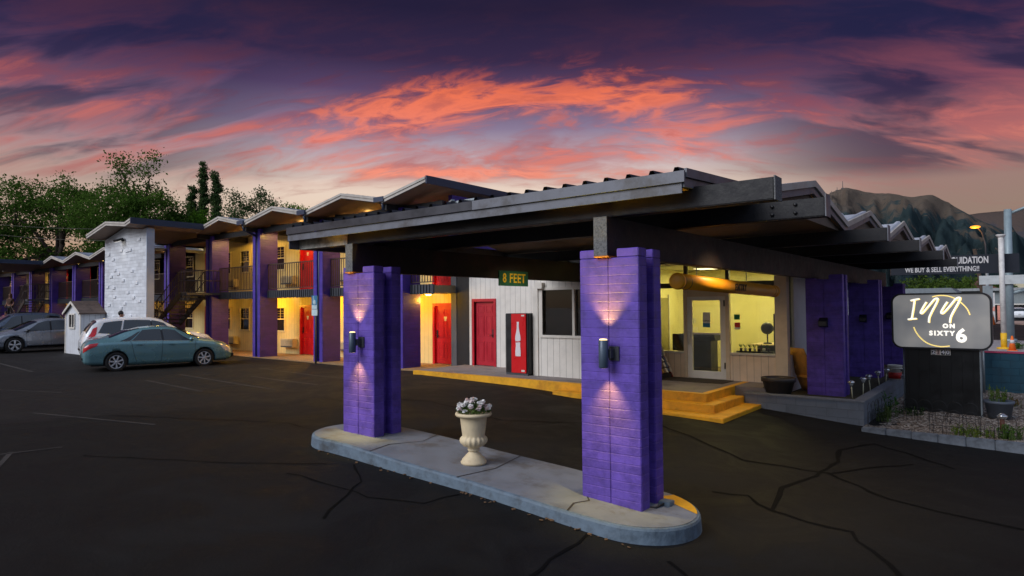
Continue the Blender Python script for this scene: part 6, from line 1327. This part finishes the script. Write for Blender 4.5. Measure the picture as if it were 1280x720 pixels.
def tree(name, label, base, h, blobs, n_cl, per, size, lm_, group=None, trunk_r=0.35, spread=0.55, cat='tree', hollow=0.55):
    t = thing(name, label, cat, tuple(base), group); base = Vector(base)
    tr = MB(); cl = []
    vol = np.array([b[3]*b[4]*b[5] for b in blobs])**0.8; cnt = np.maximum(2, (n_cl*vol/vol.sum()).astype(int))
    for b, k in zip(blobs, cnt):
        c = base+RT*b[0]+FW*b[1]+Vector((0, 0, b[2]))
        for _ in range(k):
            u = rng.normal(0, 1, 3); u /= np.linalg.norm(u); rad = (hollow+(1-hollow)*rng.random())*(0.85+0.3*rng.random())
            o = RT*(u[0]*b[3]*rad)+FW*(u[1]*b[4]*rad)+Vector((0, 0, u[2]*b[5]*rad)); cl.append(tuple(c+o))
    top = base+Vector((0, 0, h*0.8)); j1 = base+Vector((rng.normal(0, .3), rng.normal(0, .3), h*0.3)); j2 = j1.lerp(top, 0.5)+Vector((rng.normal(0, .4), rng.normal(0, .4), 0))
    tr.tube([base-Vector((0, 0, 0.4)), j1, j2, top], [trunk_r, trunk_r*0.75, trunk_r*0.45, trunk_r*0.12], 8)
    for b in blobs:
        c = base+RT*b[0]+FW*b[1]+Vector((0, 0, b[2])); st_ = j1.lerp(j2, rng.random()); m_ = st_.lerp(c, 0.5)+Vector((0, 0, 0.4))
        tr.tube([st_, m_, c], [trunk_r*0.4, trunk_r*0.25, trunk_r*0.1], 6)
    for i in range(0, len(cl), 3):
        c = Vector(cl[i]); bl = min(blobs, key=lambda b: (base+RT*b[0]+FW*b[1]+Vector((0, 0, b[2]))-c).length); a = base+RT*bl[0]+FW*bl[1]+Vector((0, 0, bl[2]-bl[5]*0.3))
        tr.tube([a, a.lerp(c, 0.5)+Vector((0, 0, -0.15)), c], [trunk_r*0.12, trunk_r*0.07, 0.015], 4, False)
    tr.build('trunk', M_bark, t)
    v, f = leaves(None, cl, per, size, (spread, spread, spread*0.6))
    me = bpy.data.meshes.new('crown'); me.from_pydata((v-np.array(base)).tolist(), [], f.tolist()); me.materials.append(lm_)
    o = bpy.data.objects.new('crown', me); COL.objects.link(o); o.parent = t; o['_org'] = list(base); return t
L_big = leafmat('leaf_elm', (0.045, 0.098, 0.018), (0.115, 0.205, 0.034), 0.4)
L_pop = leafmat('leaf_poplar', (0.042, 0.086, 0.034), (0.11, 0.17, 0.055), 0.3)
L_mid = leafmat('leaf_bush', (0.06, 0.16, 0.014), (0.16, 0.32, 0.03), 0.4)
L_far = leafmat('leaf_far', (0.040, 0.085, 0.016), (0.13, 0.19, 0.035), 0.3)
D1 = 62; k1 = D1/805
def px(u, D): return (u-640)*D/805.0
G1 = 'trees behind the motel wing'
tree('elm_tree', 'broad dark green tree at the far left behind the motel', plan(D1, px(70, D1), 0), 15, [(-4.0, 0, 11.2, 4.2, 3.5, 3.2), (-0.5, 1, 12.0, 3.6, 3.5, 2.9), (-7.5, 0, 10, 3.5, 3, 4.0), (2.0, -1, 11.4, 2.4, 2.5, 2.2), (-3, 0, 7.0, 3.8, 3, 2.2), (-6.5, 1, 6.0, 3.5, 3, 2.5)], 270, 105, 0.14, L_big, G1, 0.5)
tree('elm_tree', 'tall dark green tree with two wispy tops just left of the white wall', plan(58, px(165, 58), 0), 17, [(-1.6, 0, 10.8, 3.0, 3, 2.8), (1.6, 0, 10.4, 2.9, 3, 2.7), (-1.0, 0, 14.6, 0.75, 0.7, 2.6), (1.5, 0, 13.8, 0.8, 0.7, 2.4), (3.2, 1, 9.0, 1.8, 2, 2.4), (-3.4, 1, 9.0, 2.2, 2, 1.8), (0.6, 0, 7.4, 2.8, 2.5, 1.8)], 240, 105, 0.135, L_big, G1, 0.45)
tree('elm_tree', 'low dark tree filling the gap below the two large trees', plan(70, px(120, 70), 0), 10, [(-4, 0, 6, 4, 3, 3), (2, 0, 6.5, 4, 3, 3), (7, 1, 6.0, 3.5, 3, 3)], 130, 90, 0.18, L_big, G1, 0.3)
for (u, h, w_, lb) in ((253, 23.6, 0.66, 'tallest slender poplar of the three, in the middle'), (269, 22.8, 0.74, 'dense slender poplar on the right of the three'), (239, 20.2, 0.8, 'shortest loose poplar on the left of the three')):
    D = 95; tree('poplar_tree', lb, plan(D, px(u, D), 0), h, [(rng.normal(0, 0.12), 0, h*(0.42+0.041*i), w_*(0.25+0.75*math.sin(math.pi*(0.30+0.05*i))**0.8), w_*0.8, h*0.06) for i in range(14)], 240, 60, 0.15, L_pop, 'poplars behind the motel', 0.25, 0.24, hollow=0.3)
tree('bushy_tree', 'rounded bright green tree in front of the poplars', plan(60, px(247, 60), 0), 11, [(0, 0, 8.0, 2.9, 2.5, 2.9), (-1.8, 0, 6.8, 2.0, 2, 2.2), (1.9, 0, 7.6, 1.7, 2, 2.1)], 230, 90, 0.12, L_mid, G1, 0.25, 0.45)
tree('slim_tree', 'thin airy tree right of the poplars with sky between its leaves', plan(70, px(296, 70), 0), 15.4, [(0, 0, 13.0, 1.3, 1.2, 1.9), (0.3, 0, 10.3, 1.2, 1.0, 1.4)], 34, 80, 0.13, L_pop, G1, 0.16, 0.45)
tree('slim_tree', 'thin airy tree with a forked top above the second gable', plan(70, px(334, 70), 0), 15.4, [(-0.9, 0, 13.2, 1.2, 1.2, 1.7), (1.3, 0, 12.6, 1.4, 1.2, 1.7), (0.2, 0, 10.4, 1.8, 1.2, 1.5)], 52, 80, 0.13, L_pop, G1, 0.18, 0.45)
tree('slim_tree', 'small green tree just left of the third gable', plan(70, px(371, 70), 0), 14, [(-0.4, 0, 12.2, 1.3, 1.2, 1.4), (1.2, 0, 11.4, 1.0, 1, 1.1), (-1.0, 0, 10.6, 1.6, 1.2, 1.2)], 62, 80, 0.13, L_mid, G1, 0.18, 0.4)
tree('hedge_tree', 'low dark green tree between the bright green tree and the first gable', plan(66, px(315, 66), 0), 10, [(-1.5, 0, 8.2, 2.4, 2, 1.3), (2.0, 0, 8.0, 2.6, 2, 1.2)], 130, 80, 0.13, L_big, G1, 0.25)
for (u, D, h, w_, lb) in ((1146, 118, 7.0, 3.0, 'green tree left of the pale building roof across the street'), (1162, 120, 7.2, 1.5, 'narrow conifer-like tree between two rounder trees across the street'), (1190, 116, 7.6, 4.0, 'widest light green tree below the billboard lettering'), (1222, 120, 7.4, 3.4, 'dark green tree above the right end of the light-box sign'), (1245, 124, 7.2, 2.6, 'dark tree behind the white and blue-grey poles'), (1262, 130, 6.0, 2.0, 'small tree before the cream wall')):
    tree('street_tree', lb, plan(D, px(u, D), -0.5), h, [(0, 0, h*0.62, w_, w_, h*0.36), (w_*0.5, 0, h*0.5, w_*0.7, w_*0.7, h*0.3), (-w_*0.5, 0, h*0.5, w_*0.7, w_*0.7, h*0.3)], 70, 40, 0.26, L_far if w_ > 2.8 else L_pop, 'trees across the street', 0.25, 0.5)
# overhead wires at the left
t = thing('power_line', 'thin overhead wires crossing before the trees on the left', 'power line', tuple(plan(52, px(0, 52), 8)))
s = MB()
for z0, z1 in ((8.9, 9.6), (9.6, 10.9)):
    a, b = plan(50, px(-120, 50), z0), plan(56, px(420, 56), z1); s.tube([a.lerp(b, i/12)+Vector((0, 0, -1.6*(1-(2*i/12-1)**2))) for i in range(13)], 0.014, 5)
s.build('wires', mat('old_copper_wire', lin(110, 104, 90), 0.6), t)

# ------------------------------------------------------------------ hills
def ridge(az, pts): return np.interp(az, [p[0] for p in pts], [p[1] for p in pts])
def fbm(x, y, seed, o=6):
    r = np.random.default_rng(seed); out = 0; amp = 1
    for k in range(o):
        f = 2.0**k; g = r.random((64, 64)); xx, yy = (x*f) % 64, (y*f) % 64
        i, j = np.floor(xx).astype(int) % 64, np.floor(yy).astype(int) % 64; a, b = xx-np.floor(xx), yy-np.floor(yy); a = a*a*(3-2*a); b = b*b*(3-2*b); i2, j2 = (i+1) % 64, (j+1) % 64
        out = out+amp*((g[i, j]*(1-a)+g[i2, j]*a)*(1-b)+(g[i, j2]*(1-a)+g[i2, j2]*a)*b-0.5); amp *= 0.52
    return out
def hill(name, pts, r0, r1, r2, az0, az1, na, nr, m, seed, rough):
    az = np.linspace(az0, az1, na); rr = np.linspace(r0, r2, nr); A, Rr = np.meshgrid(az, rr)
    el = np.tan(np.radians(ridge(A, pts)))*r1+2
    t = np.clip((Rr-r0)/(r1-r0), 0, 1); back = np.clip((Rr-r1)/(r2-r1), 0, 1)
    prof = np.where(Rr <= r1, t**1.25, 1-0.55*back)
    n = fbm(A*0.5+5, Rr/220.0, seed); n2 = fbm(A*1.1, Rr/700.0, seed+1, 4)
    gul = -np.abs(fbm(A*0.55+3+n2*0.6, Rr/1500.0, seed+2, 5))
    env = np.sin(np.pi*np.clip(t, 0, 1))**0.8*(Rr < r1)+0.0
    z = el*prof+rough*el.max()*(n*0.10+n2*0.14+gul*0.42+0.06)*env+n*5*np.minimum(prof*2, 1)
    P = np.stack([CAM.x+Rr*(FW.x*np.cos(np.radians(A))+RT.x*np.sin(np.radians(A))), CAM.y+Rr*(FW.y*np.cos(np.radians(A))+RT.y*np.sin(np.radians(A))), np.maximum(z, -1.5)], -1).reshape(-1, 3)
    f = [(j*na+i, j*na+i+1, (j+1)*na+i+1, (j+1)*na+i) for j in range(nr-1) for i in range(na-1)]
    return struct(name, MB().add(P.tolist(), f, True), m)
def hillmat(name, scrub, grass, rock, hmax):
    m = bpy.data.materials.new(name); m.use_nodes = True; N = Nodes(m.node_tree); b = N.n['Principled BSDF']; P = N.new('ShaderNodeTexCoord').outputs['Object']
    sp = N.new('ShaderNodeSeparateXYZ'); N.l.new(P, sp.inputs[0]); n = N.noise(P, 0.006, 8, 0.68); n2 = N.noise(P, 0.05, 9, 0.75)
    h = N.m('ADD', N.m('DIVIDE', sp.outputs[2], hmax), N.m('MULTIPLY', N.m('SUBTRACT', n, 0.5), 1.5))
    c = N.ramp(h, [(0.40, (*scrub, 1)), (0.60, (*[v*1.3 for v in scrub], 1)), (0.72, (*grass, 1)), (0.95, (*grass, 1))])
    c = N.mix(N.smooth(n2, 0.54, 0.66, 0, 0.8), c, (*scrub, 1)); c = N.mix(N.smooth(N.noise(P, 0.014, 6, 0.7), 0.60, 0.68, 0, 0.8), c, (*rock, 1))
    N.put(b.inputs['Base Color'], c); b.inputs['Roughness'].default_value = 1; b.inputs['Specular IOR Level'].default_value = 0
    bp = N.new('ShaderNodeBump'); bp.inputs['Strength'].default_value = 1; bp.inputs['Distance'].default_value = 12; N.put(bp.inputs['Height'], n2); N.l.new(bp.outputs[0], b.inputs['Normal']); return m
RPTS = [(8, 1.0), (18, 4.0), (24.2, 7.5), (26.0, 8.5), (26.7, 8.86), (27.44, 9.1), (28.0, 8.95), (28.83, 8.69), (30.44, 8.42), (32.0, 7.97), (33.3, 8.0), (34.25, 7.39), (34.96, 6.75), (36.36, 5.76), (37.7, 4.91), (38.6, 4.4), (42, 2.6), (50, 1.5)]
hill('hills', RPTS, 700, 2300, 3100, 8, 50, 220, 90, hillmat('hazed_hill_scrub', (0.042, 0.066, 0.070), (0.175, 0.138, 0.108), (0.24, 0.165, 0.12), 330), 11, 0.9)  # scrub made paler and bluer, so distance haze sits in its colour
hill('far_hills', [(30, 5.4), (34, 6.2), (36.1, 6.41), (38.6, 6.45), (42, 6.8), (50, 6.0), (60, 4)], 3300, 4700, 5600, 30, 60, 120, 50, hillmat('far_hill_scrub', (0.07, 0.065, 0.072), (0.12, 0.09, 0.078), (0.12, 0.09, 0.08), 560), 31, 0.35)
for i, (a, h, lb) in enumerate(((27.35, 26, 'tallest radio mast on the hill top'), (26.95, 13, 'short radio mast left of the tallest on the hill top'), (26.55, 9, 'leftmost small radio mast on the hill top'))):
    p = plan(2300*math.cos(R(a)), 2300*math.sin(R(a)), math.tan(R(float(ridge(a, RPTS))))*2300-2); t = thing('radio_mast', lb, 'radio mast', tuple(p), 'radio masts on the hill')
    s = MB(); s.tube([p-Vector((0, 0, 6)), p+Vector((0, 0, h))], [1.3, 0.7], 5); s.build('mast', M_char, t); s = MB(); s.box(p.x-4, p.x+4, p.y-4, p.y+4, p.z-8, p.z+4); s.build('hut', M_char, t)

# ------------------------------------------------------------------ tidy
for o in bpy.data.objects:
    if '_org' in o: del o['_org']
